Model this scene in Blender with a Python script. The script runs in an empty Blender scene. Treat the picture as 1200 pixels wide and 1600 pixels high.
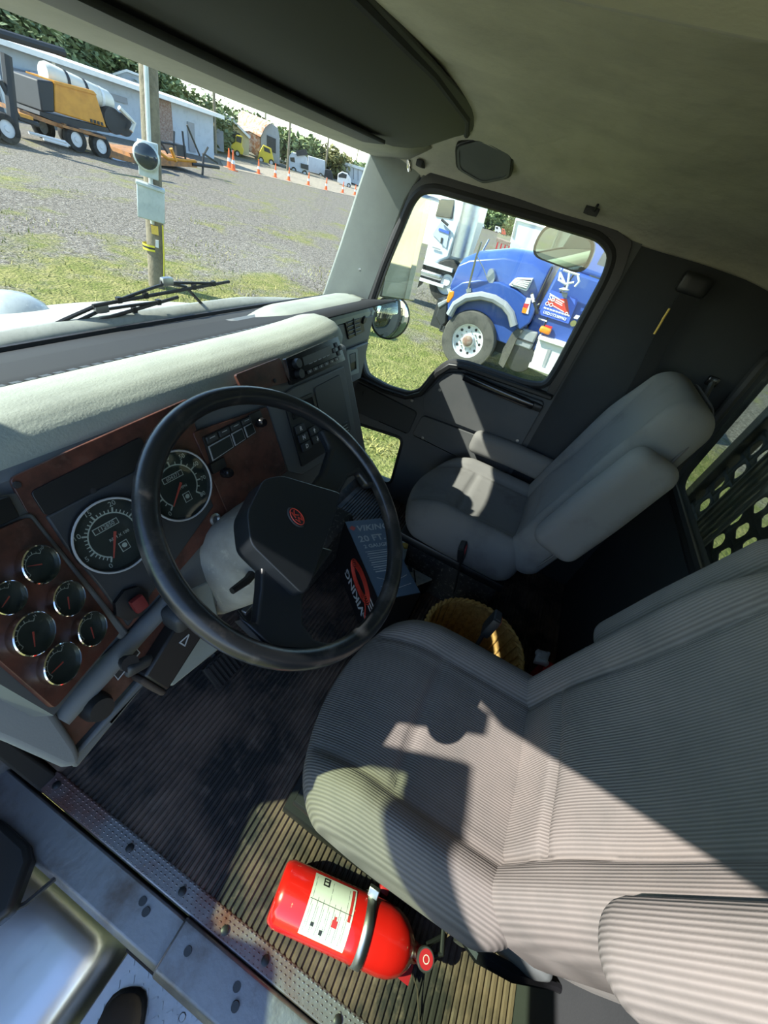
import bpy, bmesh, math, random
from mathutils import Vector, Matrix, noise
from mathutils.geometry import tessellate_polygon
random.seed(11)
sc = bpy.context.scene
COL = sc.collection
PI = math.pi

# ---------------------------------------------------------------- camera
FPX = 600.0
RW = Matrix(((0.42798264, -0.51232801, 0.74454742),
             (-0.87132254, -0.45270981, 0.18934322),
             (0.24005808, -0.72977657, -0.64015489)))
CAM = Vector((-0.85, 0.0, 1.35))
cd = bpy.data.cameras.new('camera')
cd.sensor_fit = 'VERTICAL'; cd.sensor_height = 24.0; cd.lens = 24.0 * FPX / 1600.0
cd.clip_start = 0.01; cd.clip_end = 400
camo = bpy.data.objects.new('camera', cd); COL.objects.link(camo)
m4 = Matrix.Identity(4)
for i in range(3):
    m4[i][0] = RW[i][0]; m4[i][1] = -RW[i][1]; m4[i][2] = -RW[i][2]; m4[i][3] = CAM[i]
camo.matrix_world = m4
sc.camera = camo

# ---------------------------------------------------------------- sky, sun, exposure
SUN = Vector((-0.62, 1.0, 1.0)).normalized()
wd = bpy.data.worlds.new('sky'); sc.world = wd; wd.use_nodes = True
wn = wd.node_tree.nodes; wn.clear()
wo = wn.new('ShaderNodeOutputWorld'); wb = wn.new('ShaderNodeBackground'); ws = wn.new('ShaderNodeTexSky')
ws.sky_type = 'NISHITA'; ws.sun_disc = False
ws.sun_elevation = math.asin(SUN.z); ws.sun_rotation = math.atan2(SUN.x, SUN.y)
ws.air_density = 1.0; ws.dust_density = 0.0; ws.ozone_density = 1.5; ws.altitude = 1200
wb.inputs['Strength'].default_value = 0.24
wd.node_tree.links.new(ws.outputs[0], wb.inputs[0]); wd.node_tree.links.new(wb.outputs[0], wo.inputs[0])
sl = bpy.data.lights.new('sun', 'SUN'); sl.energy = 5.8; sl.angle = math.radians(0.6); sl.color = (1.0, 0.95, 0.88)
so = bpy.data.objects.new('sun', sl); COL.objects.link(so)
so.rotation_euler = SUN.to_track_quat('Z', 'Y').to_euler(); so.location = (-4, 5, 7)
vs = sc.view_settings
vs.view_transform = 'Standard'; vs.look = 'None'; vs.gamma = 1.0; vs.use_curve_mapping = False
vs.exposure = 1.12
sc.cycles.max_bounces = 10; sc.cycles.diffuse_bounces = 6; sc.cycles.transparent_max_bounces = 24
sc.cycles.caustics_reflective = False; sc.cycles.caustics_refractive = False
sc.cycles.sample_clamp_indirect = 6.0

GZ = -1.10          # outside ground level, cab floor is z = 0


def at(px, py, ax, v):
    """point of the photograph's view ray where world axis ax equals v"""
    d = RW @ Vector((px - 600.0, py - 800.0, FPX)); i = 'xyz'.index(ax)
    return CAM + d * ((v - CAM[i]) / d[i])


def ground(px, py):
    return at(px, py, 'z', GZ)


# ---------------------------------------------------------------- materials
MATS = {}


def mat(name, col, rough=0.6, metal=0.0, var=None, bump=None, wave=None, spec=0.5, emit=None, coat=0.0, dust=None):
    """var=(col2, scale, lo, hi)  bump=(scale, strength)  wave=(axis, period, strength, darkening)  dust=(col, scale, lo, hi)"""
    m = bpy.data.materials.new(name); m.use_nodes = True
    nt = m.node_tree; n = nt.nodes; L = nt.links.new
    p = n['Principled BSDF']
    p.inputs['Base Color'].default_value = (*col, 1); p.inputs['Roughness'].default_value = rough
    p.inputs['Metallic'].default_value = metal; p.inputs['Specular IOR Level'].default_value = spec
    p.inputs['Coat Weight'].default_value = coat
    tc = n.new('ShaderNodeTexCoord')
    csock = None

    def layer(prev, c2, scale, lo, hi, detail=6.0):
        t = n.new('ShaderNodeTexNoise'); t.inputs['Scale'].default_value = scale; t.inputs['Detail'].default_value = detail
        t.inputs['Roughness'].default_value = 0.62
        L(tc.outputs['Object'], t.inputs['Vector'])
        r = n.new('ShaderNodeMapRange'); r.inputs['From Min'].default_value = lo; r.inputs['From Max'].default_value = hi
        L(t.outputs['Fac'], r.inputs['Value'])
        x = n.new('ShaderNodeMix'); x.data_type = 'RGBA'
        L(r.outputs['Result'], x.inputs['Factor'])
        if prev is None:
            x.inputs['A'].default_value = (*col, 1)
        else:
            L(prev, x.inputs['A'])
        x.inputs['B'].default_value = (*c2, 1)
        return x.outputs['Result']
    if var:
        csock = layer(csock, *var)
    if dust:
        csock = layer(csock, *dust)
    hs = None
    if wave:
        ax, period, strength, dark = wave
        w = n.new('ShaderNodeTexWave'); w.wave_type = 'BANDS'; w.bands_direction = ax
        w.inputs['Scale'].default_value = 2 * PI / (20 * period); w.inputs['Distortion'].default_value = 0.15
        L(tc.outputs['Object'], w.inputs['Vector'])
        if dark:
            x = n.new('ShaderNodeMix'); x.data_type = 'RGBA'; x.blend_type = 'MULTIPLY'; x.inputs['Factor'].default_value = 1.0
            if csock is None:
                x.inputs['A'].default_value = (*col, 1)
            else:
                L(csock, x.inputs['A'])
            r = n.new('ShaderNodeMapRange'); r.inputs['To Min'].default_value = 1 - dark
            L(w.outputs['Fac'], r.inputs['Value']); L(r.outputs['Result'], x.inputs['B'])
            csock = x.outputs['Result']
        b = n.new('ShaderNodeBump'); b.inputs['Strength'].default_value = strength; b.inputs['Distance'].default_value = period * 0.35
        L(w.outputs['Fac'], b.inputs['Height']); hs = b.outputs['Normal']
    if bump:
        t = n.new('ShaderNodeTexNoise'); t.inputs['Scale'].default_value = bump[0]; t.inputs['Detail'].default_value = 5.0
        L(tc.outputs['Object'], t.inputs['Vector'])
        b = n.new('ShaderNodeBump'); b.inputs['Strength'].default_value = bump[1]; b.inputs['Distance'].default_value = 0.6 / bump[0]
        L(t.outputs['Fac'], b.inputs['Height'])
        if hs is not None:
            L(hs, b.inputs['Normal'])
        hs = b.outputs['Normal']
    if hs is not None:
        L(hs, p.inputs['Normal'])
    if csock is not None:
        L(csock, p.inputs['Base Color'])
    if emit:
        p.inputs['Emission Color'].default_value = (*emit[0], 1); p.inputs['Emission Strength'].default_value = emit[1]
    MATS[name] = m
    return m


def glass(name, tint, gloss=0.9, dirt=0.04, rough=0.0, dcol=(0.5, 0.5, 0.45), scale=60):
    m = bpy.data.materials.new(name); m.use_nodes = True
    nt = m.node_tree; n = nt.nodes; L = nt.links.new; n.clear()
    o = n.new('ShaderNodeOutputMaterial'); t = n.new('ShaderNodeBsdfTransparent'); g = n.new('ShaderNodeBsdfGlossy'); d = n.new('ShaderNodeBsdfDiffuse')
    t.inputs[0].default_value = (*tint, 1); g.inputs['Roughness'].default_value = rough; g.inputs[0].default_value = (gloss, gloss, gloss, 1)
    d.inputs[0].default_value = (*dcol, 1)
    lw = n.new('ShaderNodeLayerWeight'); lw.inputs['Blend'].default_value = 0.5
    pw = n.new('ShaderNodeMath'); pw.operation = 'POWER'; pw.inputs[1].default_value = 4.0; L(lw.outputs['Facing'], pw.inputs[0])
    fr = n.new('ShaderNodeMath'); fr.operation = 'MULTIPLY_ADD'; fr.inputs[1].default_value = 0.7; fr.inputs[2].default_value = 0.035; L(pw.outputs[0], fr.inputs[0])
    ms = n.new('ShaderNodeMixShader'); L(fr.outputs[0], ms.inputs[0]); L(t.outputs[0], ms.inputs[1]); L(g.outputs[0], ms.inputs[2])
    tc = n.new('ShaderNodeTexCoord'); nz = n.new('ShaderNodeTexNoise'); nz.inputs['Scale'].default_value = scale; nz.inputs['Detail'].default_value = 8
    L(tc.outputs['Object'], nz.inputs['Vector'])
    r = n.new('ShaderNodeMapRange'); r.inputs['From Min'].default_value = 0.5; r.inputs['From Max'].default_value = 0.8
    r.inputs['To Min'].default_value = dirt * 0.4; r.inputs['To Max'].default_value = dirt * 3
    L(nz.outputs['Fac'], r.inputs['Value'])
    m2 = n.new('ShaderNodeMixShader'); L(r.outputs['Result'], m2.inputs[0]); L(ms.outputs[0], m2.inputs[1]); L(d.outputs[0], m2.inputs[2])
    L(m2.outputs[0], o.inputs[0])
    MATS[name] = m
    return m


# ---------------------------------------------------------------- mesh builder
def frame(z, x=None):
    """3x3 matrix whose third column is z"""
    z = Vector(z).normalized()
    x = Vector(x) if x is not None else (Vector((1, 0, 0)) if abs(z.x) < 0.9 else Vector((0, 1, 0)))
    x = (x - z * x.dot(z)).normalized(); y = z.cross(x)
    return Matrix((x, y, z)).transposed()


def rz(a):
    return Matrix.Rotation(a, 3, 'Z')


def rx(a):
    return Matrix.Rotation(a, 3, 'X')


def ry(a):
    return Matrix.Rotation(a, 3, 'Y')


class MB:
    def __init__(s):
        s.v = []; s.f = []

    def add(s, vs_, fs, M=None, o=(0, 0, 0)):
        k = len(s.v); o = Vector(o)
        for p in vs_:
            p = Vector(p)
            s.v.append(((M @ p) if M else p) + o)
        s.f += [tuple(i + k for i in f) for f in fs]
        return s

    def box(s, c, size, M=None):
        h = [a / 2 for a in size]
        vs_ = [(x * h[0], y * h[1], z * h[2]) for z in (-1, 1) for y in (-1, 1) for x in (-1, 1)]
        return s.add(vs_, [(0, 2, 3, 1), (4, 5, 7, 6), (0, 1, 5, 4), (2, 6, 7, 3), (0, 4, 6, 2), (1, 3, 7, 5)], M, c)

    def hexa(s, p):
        """eight corners: bottom loop of four, then top loop of four"""
        return s.add(p, [(3, 2, 1, 0), (4, 5, 6, 7), (0, 1, 5, 4), (1, 2, 6, 5), (2, 3, 7, 6), (3, 0, 4, 7)])

    def rbox(s, c, half, r, n=6, M=None, fn=None):
        """rounded box, n segments per face; fn deforms the local point"""
        half = Vector(half); idx = {}; vs_ = []; fs = []
        r = min(r, min(half) * 0.999)

        def vert(p):
            key = tuple(round(a, 5) for a in p)
            if key in idx:
                return idx[key]
            q = Vector((p[0] * half.x, p[1] * half.y, p[2] * half.z))
            inn = Vector([max(-(half[i] - r), min(half[i] - r, q[i])) for i in range(3)])
            d = q - inn
            if d.length > 1e-9:
                mx = max(abs(d[i]) for i in range(3))
                q = inn + d * (mx / d.length if mx > 0 else 1) if False else inn + d.normalized() * r
            if fn:
                q = Vector(fn(q))
            idx[key] = len(vs_); vs_.append(q); return idx[key]
        ns = n if isinstance(n, (tuple, list)) else (n, n, n)

        def par(i, nn, hl):
            # cluster samples near the rounded ends
            t = -1 + 2 * i / nn
            return math.sin(t * PI / 2) * 0.55 + t * 0.45
        for ax in range(3):
            a, b = [(1, 2), (2, 0), (0, 1)][ax]
            for sg in (-1, 1):
                for i in range(ns[a]):
                    for j in range(ns[b]):
                        q = []
                        for (ii, jj) in ((i, j), (i + 1, j), (i + 1, j + 1), (i, j + 1)):
                            p = [0, 0, 0]; p[ax] = sg; p[a] = par(ii, ns[a], half[a]); p[b] = par(jj, ns[b], half[b]); q.append(vert(p))
                        fs.append(tuple(q) if sg > 0 else tuple(reversed(q)))
        return s.add(vs_, fs, M, c)

    def tube(s, pts, r, n=8, closed=False, caps=True):
        pts = [Vector(p) for p in pts]; m = len(pts); rs = r if isinstance(r, (list, tuple)) else [r] * m
        rings = []; up = None
        for i in range(m):
            a = pts[(i - 1) % m] if (closed or i > 0) else pts[i]; b = pts[(i + 1) % m] if (closed or i < m - 1) else pts[i]
            t = (b - a).normalized()
            if up is None:
                up = frame(t).col[0]
            up = (up - t * up.dot(t))
            up = up.normalized() if up.length > 1e-6 else frame(t).col[0]
            w = t.cross(up)
            rings.append([pts[i] + (up * math.cos(2 * PI * k / n) + w * math.sin(2 * PI * k / n)) * rs[i] for k in range(n)])
        k0 = len(s.v)
        for rg in rings:
            s.v += rg
        for i in range(m if closed else m - 1):
            j = (i + 1) % m
            for k in range(n):
                s.f.append((k0 + i * n + k, k0 + i * n + (k + 1) % n, k0 + j * n + (k + 1) % n, k0 + j * n + k))
        if caps and not closed:
            s.f.append(tuple(k0 + k for k in reversed(range(n)))); s.f.append(tuple(k0 + (m - 1) * n + k for k in range(n)))
        return s

    def lathe(s, prof, o=(0, 0, 0), axis=(0, 0, 1), n=24, x=None, caps=True):
        """prof = [(radius, height)]; revolved round axis"""
        M = frame(axis, x); k0 = len(s.v); o = Vector(o); rings = []
        for (r, h) in prof:
            if r < 1e-6:
                rings.append([len(s.v)]); s.v.append(M @ Vector((0, 0, h)) + o)
            else:
                ids = []
                for k in range(n):
                    ids.append(len(s.v)); s.v.append(M @ Vector((r * math.cos(2 * PI * k / n), r * math.sin(2 * PI * k / n), h)) + o)
                rings.append(ids)
        for a, b in zip(rings, rings[1:]):
            for k in range(n):
                k2 = (k + 1) % n
                if len(a) == 1 and len(b) == 1:
                    continue
                if len(a) == 1:
                    s.f.append((a[0], b[k2], b[k]))
                elif len(b) == 1:
                    s.f.append((a[k], a[k2], b[0]))
                else:
                    s.f.append((a[k], a[k2], b[k2], b[k]))
        if caps:
            if len(rings[0]) > 1:
                s.f.append(tuple(reversed(rings[0])))
            if len(rings[-1]) > 1:
                s.f.append(tuple(rings[-1]))
        return s

    def prism(s, poly, vec):
        """planar polygon (3-D points) extruded by vec"""
        poly = [Vector(p) for p in poly]; vec = Vector(vec); n = len(poly); k = len(s.v)
        nrm = Vector((0, 0, 0))
        for i in range(n):
            nrm += poly[i].cross(poly[(i + 1) % n])
        if nrm.dot(vec) > 0:
            poly = poly[::-1]
        s.v += poly + [p + vec for p in poly]
        s.f.append(tuple(k + i for i in range(n))); s.f.append(tuple(k + n + i for i in reversed(range(n))))
        for i in range(n):
            j = (i + 1) % n
            s.f.append((k + j, k + i, k + n + i, k + n + j))
        return s

    def plate(s, outer, holes, fn, vec):
        """outline with holes in 2-D, mapped to 3-D by fn and extruded by vec"""
        loops = [[Vector((p[0], p[1], 0)) for p in l] for l in [outer] + holes]
        tris = tessellate_polygon(loops); flat = [p for l in loops for p in l]
        vec = Vector(vec); k = len(s.v); n = len(flat); P = [Vector(fn(p.x, p.y)) for p in flat]
        s.v += P + [p + vec for p in P]
        for t in tris:
            a, b, c = t
            nr = (P[b] - P[a]).cross(P[c] - P[a])
            if nr.dot(vec) > 0:
                a, c = c, a
            s.f.append((k + a, k + b, k + c)); s.f.append((k + n + c, k + n + b, k + n + a))
        off = 0
        for l in loops:
            m = len(l)
            for i in range(m):
                j = (i + 1) % m
                s.f.append((k + off + i, k + off + j, k + n + off + j, k + n + off + i))
            off += m
        return s

    def grid(s, fn, nu, nv, closed_u=False):
        k = len(s.v)
        for i in range(nu + (0 if closed_u else 1)):
            for j in range(nv + 1):
                s.v.append(Vector(fn(i / nu, j / nv)))
        w = nv + 1; mu = nu if closed_u else nu + 1
        for i in range(nu):
            for j in range(nv):
                a = k + i * w + j; b = k + ((i + 1) % mu) * w + j
                s.f.append((a, b, b + 1, a + 1))
        return s

    def sweep(s, sections, cap=True):
        """sections: list of equal-length closed point loops"""
        k = len(s.v); n = len(sections[0])
        for sec in sections:
            s.v += [Vector(p) for p in sec]
        for i in range(len(sections) - 1):
            for j in range(n):
                j2 = (j + 1) % n
                s.f.append((k + i * n + j, k + i * n + j2, k + (i + 1) * n + j2, k + (i + 1) * n + j))
        if cap:
            s.f.append(tuple(k + j for j in reversed(range(n)))); s.f.append(tuple(k + (len(sections) - 1) * n + j for j in range(n)))
        return s

    def mesh(s, name, sharp=38):
        me = bpy.data.meshes.new(name); me.from_pydata([tuple(v) for v in s.v], [], s.f); me.validate()
        bm = bmesh.new(); bm.from_mesh(me); bmesh.ops.recalc_face_normals(bm, faces=bm.faces); bm.to_mesh(me); bm.free()
        for p in me.polygons:
            p.use_smooth = True
        me.set_sharp_from_angle(angle=math.radians(sharp))
        return me

    def build(s, name, material, parent=None, bevel=0, solid=0, sharp=38, label=None, local=False, seg=2, kind=None):
        o = bpy.data.objects.new(name, s.mesh(name, sharp)); COL.objects.link(o)
        o.data.materials.append(MATS[material] if isinstance(material, str) else material)
        if parent is not None:
            put(o, parent, local)
        if solid:
            md = o.modifiers.new('solid', 'SOLIDIFY'); md.thickness = solid; md.offset = 0
        if bevel:
            md = o.modifiers.new('bevel', 'BEVEL'); md.width = bevel; md.segments = seg; md.limit_method = 'ANGLE'; md.angle_limit = math.radians(35)
            md.harden_normals = False
        if label:
            o['label'] = label
        if kind:
            o['kind'] = kind
        return o


def worldpos(o):
    p = Vector((0, 0, 0))
    while o is not None:
        p = p + o.location; o = o.parent
    return p


def put(o, parent, local=False):
    """parent a mesh; local=False means its vertices are world coordinates"""
    o.parent = parent
    if not local:
        # chain of parents never rotated when world coordinates are used
        q = parent; off = Vector((0, 0, 0))
        while q is not None:
            off += q.location; q = q.parent
        o.location = -off


def tag(o, label=None, cat=None, group=None, kind=None):
    if label: o['label'] = label
    if cat: o['category'] = cat
    if group: o['group'] = group
    if kind: o['kind'] = kind
    return o


def thing(name, loc=(0, 0, 0), label=None, cat=None, group=None, kind=None):
    o = bpy.data.objects.new(name, None); COL.objects.link(o); o.location = loc
    o.empty_display_size = 0.05
    return tag(o, label, cat, group, kind)


def copy_tree(o, parent=None):
    c = o.copy(); COL.objects.link(c); c.parent = parent
    for ch in o.children:
        copy_tree(ch, c)
    return c


def text(name, s, size, o, xdir, ydir, material, parent=None, depth=0.0006, align='CENTER', local=False, bold=False, shear=0.0):
    cu = bpy.data.curves.new(name, 'FONT'); cu.body = s; cu.size = size; cu.extrude = depth; cu.align_x = align; cu.align_y = 'CENTER'
    cu.resolution_u = 2; cu.shear = shear
    if bold: cu.offset = size * 0.022
    t = bpy.data.objects.new('tmp', cu); COL.objects.link(t)
    dg = bpy.context.evaluated_depsgraph_get()
    me = bpy.data.meshes.new_from_object(t.evaluated_get(dg)); me.name = name
    bpy.data.objects.remove(t); bpy.data.curves.remove(cu)
    X = Vector(xdir).normalized(); Z = X.cross(Vector(ydir)).normalized(); Y = Z.cross(X)
    M = Matrix((X, Y, Z)).transposed().to_4x4(); M.translation = Vector(o)
    me.transform(M)
    ob = bpy.data.objects.new(name, me); COL.objects.link(ob)
    me.materials.clear(); me.materials.append(MATS[material])
    if parent is not None:
        put(ob, parent, local)
    return ob


def arc(c, u, v, r, a0, a1, n):
    c = Vector(c); u = Vector(u); v = Vector(v)
    return [c + (u * math.cos(a0 + (a1 - a0) * i / n) + v * math.sin(a0 + (a1 - a0) * i / n)) * r for i in range(n + 1)]


def rounded(poly, r, n=4):
    """2-D polygon with rounded corners"""
    out = []; m = len(poly)
    for i in range(m):
        p0 = Vector(poly[i - 1]); p1 = Vector(poly[i]); p2 = Vector(poly[(i + 1) % m])
        a = (p0 - p1); b = (p2 - p1); rr = min(r, a.length * 0.45, b.length * 0.45)
        q0 = p1 + a.normalized() * rr; q2 = p1 + b.normalized() * rr
        for k in range(n + 1):
            t = k / n
            out.append(tuple((q0 * (1 - t) ** 2 + p1 * 2 * t * (1 - t) + q2 * t * t)))
    return out


def smooth(a, b, x):
    t = max(0.0, min(1.0, (x - a) / (b - a))); return t * t * (3 - 2 * t)


# colours
mat('dash_grey', (0.095, 0.107, 0.112), 0.62, bump=(900, 0.10), var=((0.125, 0.135, 0.137), 6, 0.4, 0.75))
mat('dash_pad', (0.33, 0.365, 0.31), 0.75, bump=(260, 0.3), var=((0.26, 0.285, 0.25), 7, 0.45, 0.8))
mat('dark_panel', (0.035, 0.04, 0.043), 0.55, bump=(500, 0.12))
mat('black', (0.012, 0.013, 0.014), 0.45, bump=(700, 0.05))
mat('black_soft', (0.011, 0.012, 0.013), 0.85)
mat('black_gloss', (0.01, 0.01, 0.012), 0.18)
mat('wheel_black', (0.014, 0.017, 0.020), 0.34, bump=(800, 0.06))
mat('rim_worn', (0.017, 0.019, 0.021), 0.28, bump=(800, 0.05), dust=((0.13, 0.115, 0.10), 14, 0.54, 0.80))
mat('burl', (0.125, 0.046, 0.031), 0.42, var=((0.048, 0.021, 0.016), 26, 0.38, 0.66), dust=((0.115, 0.062, 0.046), 60, 0.55, 0.75))
mat('seat_cord', (0.225, 0.197, 0.180), 0.95, wave=('X', 0.0052, 0.45, 0.34), var=((0.15, 0.14, 0.13), 5, 0.4, 0.75), bump=(400, 0.15), spec=0.15)
mat('seat_plain', (0.175, 0.172, 0.165), 0.95, bump=(520, 0.4), var=((0.115, 0.112, 0.107), 7, 0.54, 0.80), spec=0.15)
mat('seam', (0.10, 0.095, 0.09), 0.9)
mat('headliner', (0.56, 0.54, 0.43), 0.9, bump=(16, 0.22), var=((0.36, 0.35, 0.29), 4, 0.35, 0.75))
mat('lining_dark', (0.034, 0.037, 0.040), 0.85, bump=(200, 0.15), var=((0.024, 0.027, 0.03), 3, 0.35, 0.7))
mat('console_grey', (0.062, 0.066, 0.062), 0.7, bump=(500, 0.1))
mat('header_beige', (0.42, 0.42, 0.36), 0.75, bump=(80, 0.1), var=((0.33, 0.33, 0.28), 9, 0.4, 0.8))
mat('pillar_grey', (0.27, 0.30, 0.275), 0.7, bump=(400, 0.12), var=((0.22, 0.24, 0.225), 7, 0.4, 0.75))
mat('door_grey', (0.075, 0.08, 0.083), 0.7, bump=(600, 0.15), var=((0.10, 0.10, 0.10), 5, 0.4, 0.75))
mat('rubber', (0.015, 0.015, 0.016), 0.6, bump=(300, 0.1))
mat('mat_rubber', (0.024, 0.022, 0.021), 0.55, var=((0.15, 0.10, 0.075), 4.2, 0.45, 0.62), dust=((0.16, 0.12, 0.095), 26, 0.54, 0.80), bump=(300, 0.15))
mat('carpet', (0.05, 0.048, 0.045), 1.0, bump=(260, 1.0), var=((0.30, 0.28, 0.24), 70, 0.55, 0.8), spec=0.1)
mat('sill_metal', (0.20, 0.205, 0.215), 0.5, 0.75, var=((0.10, 0.075, 0.06), 6, 0.46, 0.68), bump=(60, 0.12))
mat('tread', (0.27, 0.27, 0.29), 0.5, 0.7, var=((0.20, 0.085, 0.065), 3.2, 0.46, 0.62), bump=(90, 0.1))
mat('aluminium', (0.46, 0.47, 0.48), 0.4, 1.0, var=((0.30, 0.29, 0.28), 6, 0.5, 0.8), bump=(40, 0.05))
mat('polished', (0.74, 0.75, 0.77), 0.42, 1.0, bump=(5, 0.03))
mat('steel', (0.45, 0.45, 0.45), 0.4, 1.0)
mat('chrome', (0.8, 0.8, 0.8), 0.08, 1.0)
mat('mirror', (0.86, 0.87, 0.85), 0.015, 1.0)
mat('red_paint', (0.62, 0.012, 0.008), 0.25, coat=0.6, dust=((0.62, 0.36, 0.18), 42, 0.66, 0.71))
mat('red_plastic', (0.45, 0.02, 0.03), 0.4)
mat('white', (0.72, 0.72, 0.70), 0.5)
mat('white_dim', (0.42, 0.44, 0.45), 0.5)
mat('label_white', (0.66, 0.67, 0.63), 0.45)
mat('ink', (0.02, 0.02, 0.022), 0.6)
mat('ink_red', (0.5, 0.03, 0.03), 0.5)
mat('dark_red', (0.16, 0.018, 0.018), 0.5)
mat('needle', (0.42, 0.06, 0.05), 0.5)
mat('gauge_face', (0.012, 0.018, 0.02), 0.5)
mat('boot_suede', (0.055, 0.04, 0.03), 0.9, bump=(300, 0.3))
mat('denim', (0.03, 0.04, 0.07), 0.9, bump=(400, 0.3))
mat('straw', (0.52, 0.33, 0.10), 0.8, bump=(200, 0.5), var=((0.33, 0.19, 0.05), 60, 0.4, 0.65))
mat('box_black', (0.008, 0.008, 0.01), 0.4)
mat('box_blue', (0.045, 0.085, 0.14), 0.4)
mat('cable_red', (0.55, 0.05, 0.03), 0.5)
mat('yellow', (0.75, 0.52, 0.10), 0.5)
mat('hazard', (0.75, 0.65, 0.05), 0.5)
glass('windshield_glass', (0.88, 0.94, 0.88), dirt=0.05, scale=90)
glass('side_glass', (0.90, 0.96, 0.90), dirt=0.012, scale=120)
glass('door_glass', (0.80, 0.90, 0.72), dirt=0.02, scale=90)
glass('rear_glass', (0.62, 0.68, 0.62), dirt=0.06, scale=30)
glass('clear_film', (0.85, 0.9, 0.95), dirt=0.12, rough=0.08, scale=40)
# ================================================================ cab shell (the setting)
# ribbed rubber floor
fl = MB()
pitch = 0.0155; y = -0.62; ys = []
while y < 0.60:
    ys += [(y, 0.0), (y + 0.003, 0.005), (y + 0.010, 0.005), (y + 0.013, 0.0)]; y += pitch
prof = ys + [(0.62, 0.0), (0.90, 0.30)]
sec = [[Vector((xx, a, b)) for (a, b) in prof] for xx in (-0.815, -0.6, -0.3, 0.0, 0.3, 0.6, 0.88)]
n = len(prof)
for s_ in sec:
    fl.v += s_
for i in range(len(sec) - 1):
    for j in range(n - 1):
        fl.f.append((i * n + j, i * n + j + 1, (i + 1) * n + j + 1, (i + 1) * n + j))
tag(fl.build('floor', 'mat_rubber', sharp=20), 'black ribbed rubber floor mat with brown dirt', kind='structure')
ub = MB().box((0.02, 0.1, -0.06), (1.74, 1.5, 0.08))
tag(ub.build('trim_1', 'black_soft'), 'black underside of the cab floor', kind='structure')

# engine tunnel hump under the dashboard centre
tn = MB()
tn.sweep([[(0.02, yy, 0), (0.06, yy, 0.18), (0.20, yy, 0.23), (0.36, yy, 0.22), (0.44, yy, 0.0)] for yy in (0.43, 0.95)])
tag(tn.build('trim_2', 'carpet', bevel=0.02), 'dark carpeted engine hump under the dashboard', kind='structure')

# rear wall with window opening
RWY = -0.62
win = rounded([(-0.72, 0.765), (0.80, 0.765), (0.86, 1.25), (-0.78, 1.25)], 0.07)
rw = MB().plate([(-0.93, -0.02), (0.90, -0.02), (0.90, 1.56), (-0.93, 1.56)], [win], lambda a, b: (a, RWY, b), (0, -0.05, 0))
wall_rear = tag(rw.build('wall_rear', 'lining_dark'), 'dark grey padded rear cab wall', kind='structure')
gk = MB(); loop = [Vector((a, RWY + 0.004, b)) for a, b in win]; gk.tube(loop, 0.017, 8, closed=True)
wr = thing('window_3', (0, RWY, 0.765), 'dusty rear cab window looking onto a perforated rack', kind='structure')
gk.build('gasket', 'rubber', wr)
MB().plate(win, [], lambda a, b: (a, RWY - 0.03, b), (0, 0.004, 0)).build('pane', 'rear_glass', wr)
# raised moulding and pull strap on the rear wall
for k, (xa, za, xb, zb) in enumerate([(0.87, 0.80, 0.875, 1.33)]):
    MB().tube([(xa, RWY + 0.004, za), (xb, RWY + 0.004, zb)], 0.008, 6).build('moulding', 'lining_dark', wall_rear)

# right side: passenger door and the wall behind it
DX = 0.86
wpts = [(0.742, 0.605), (0.62, 0.595), (0.50, 0.612), (0.445, 0.65), (0.405, 0.76), (0.365, 0.822), (0.30, 0.842), (0.02, 0.862), (-0.045, 0.885),
        (-0.052, 0.95), (-0.05, 1.28), (-0.035, 1.345), (0.03, 1.375), (0.62, 1.362), (0.68, 1.345), (0.712, 1.30), (0.765, 1.065), (0.79, 0.90), (0.785, 0.68)]
wl = rounded(wpts, 0.03, 3)
pk = rounded([(0.75, 0.345), (0.46, 0.385), (0.448, 0.085), (0.75, 0.055)], 0.04)
door = thing('door_1', (DX, 0.8, 0), 'dark grey passenger door with black window frame', kind='structure')
dp = MB().plate([(0.83, -0.05), (-0.10, -0.05), (-0.10, 1.405), (0.68, 1.405), (0.83, 1.02)], [wl, pk], lambda a, b: (DX, a, b), (0.05, 0, 0))
dp.build('door_shell', 'door_grey', door)
MB().tube([(DX - 0.004, a, b) for a, b in wl], 0.016, 8, closed=True).build('window_seal', 'rubber', door)
MB().tube([(DX - 0.002, a, b) for a, b in pk], 0.008, 6, closed=True).build('lower_window_seal', 'rubber', door)
fr_out = rounded([(0.81, 0.90), (0.775, 1.08), (0.715, 1.345), (0.66, 1.397), (0.03, 1.41), (-0.07, 1.385), (-0.092, 1.30), (-0.092, 0.84), (-0.06, 0.84), (-0.06, 1.28), (-0.03, 1.36), (0.03, 1.383), (0.64, 1.372), (0.70, 1.32), (0.77, 0.90)], 0.01, 2)
MB().plate(fr_out, [], lambda a, b: (DX - 0.012, a, b), (0.012, 0, 0)).build('window_frame', 'black', door, bevel=0.004)
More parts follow.
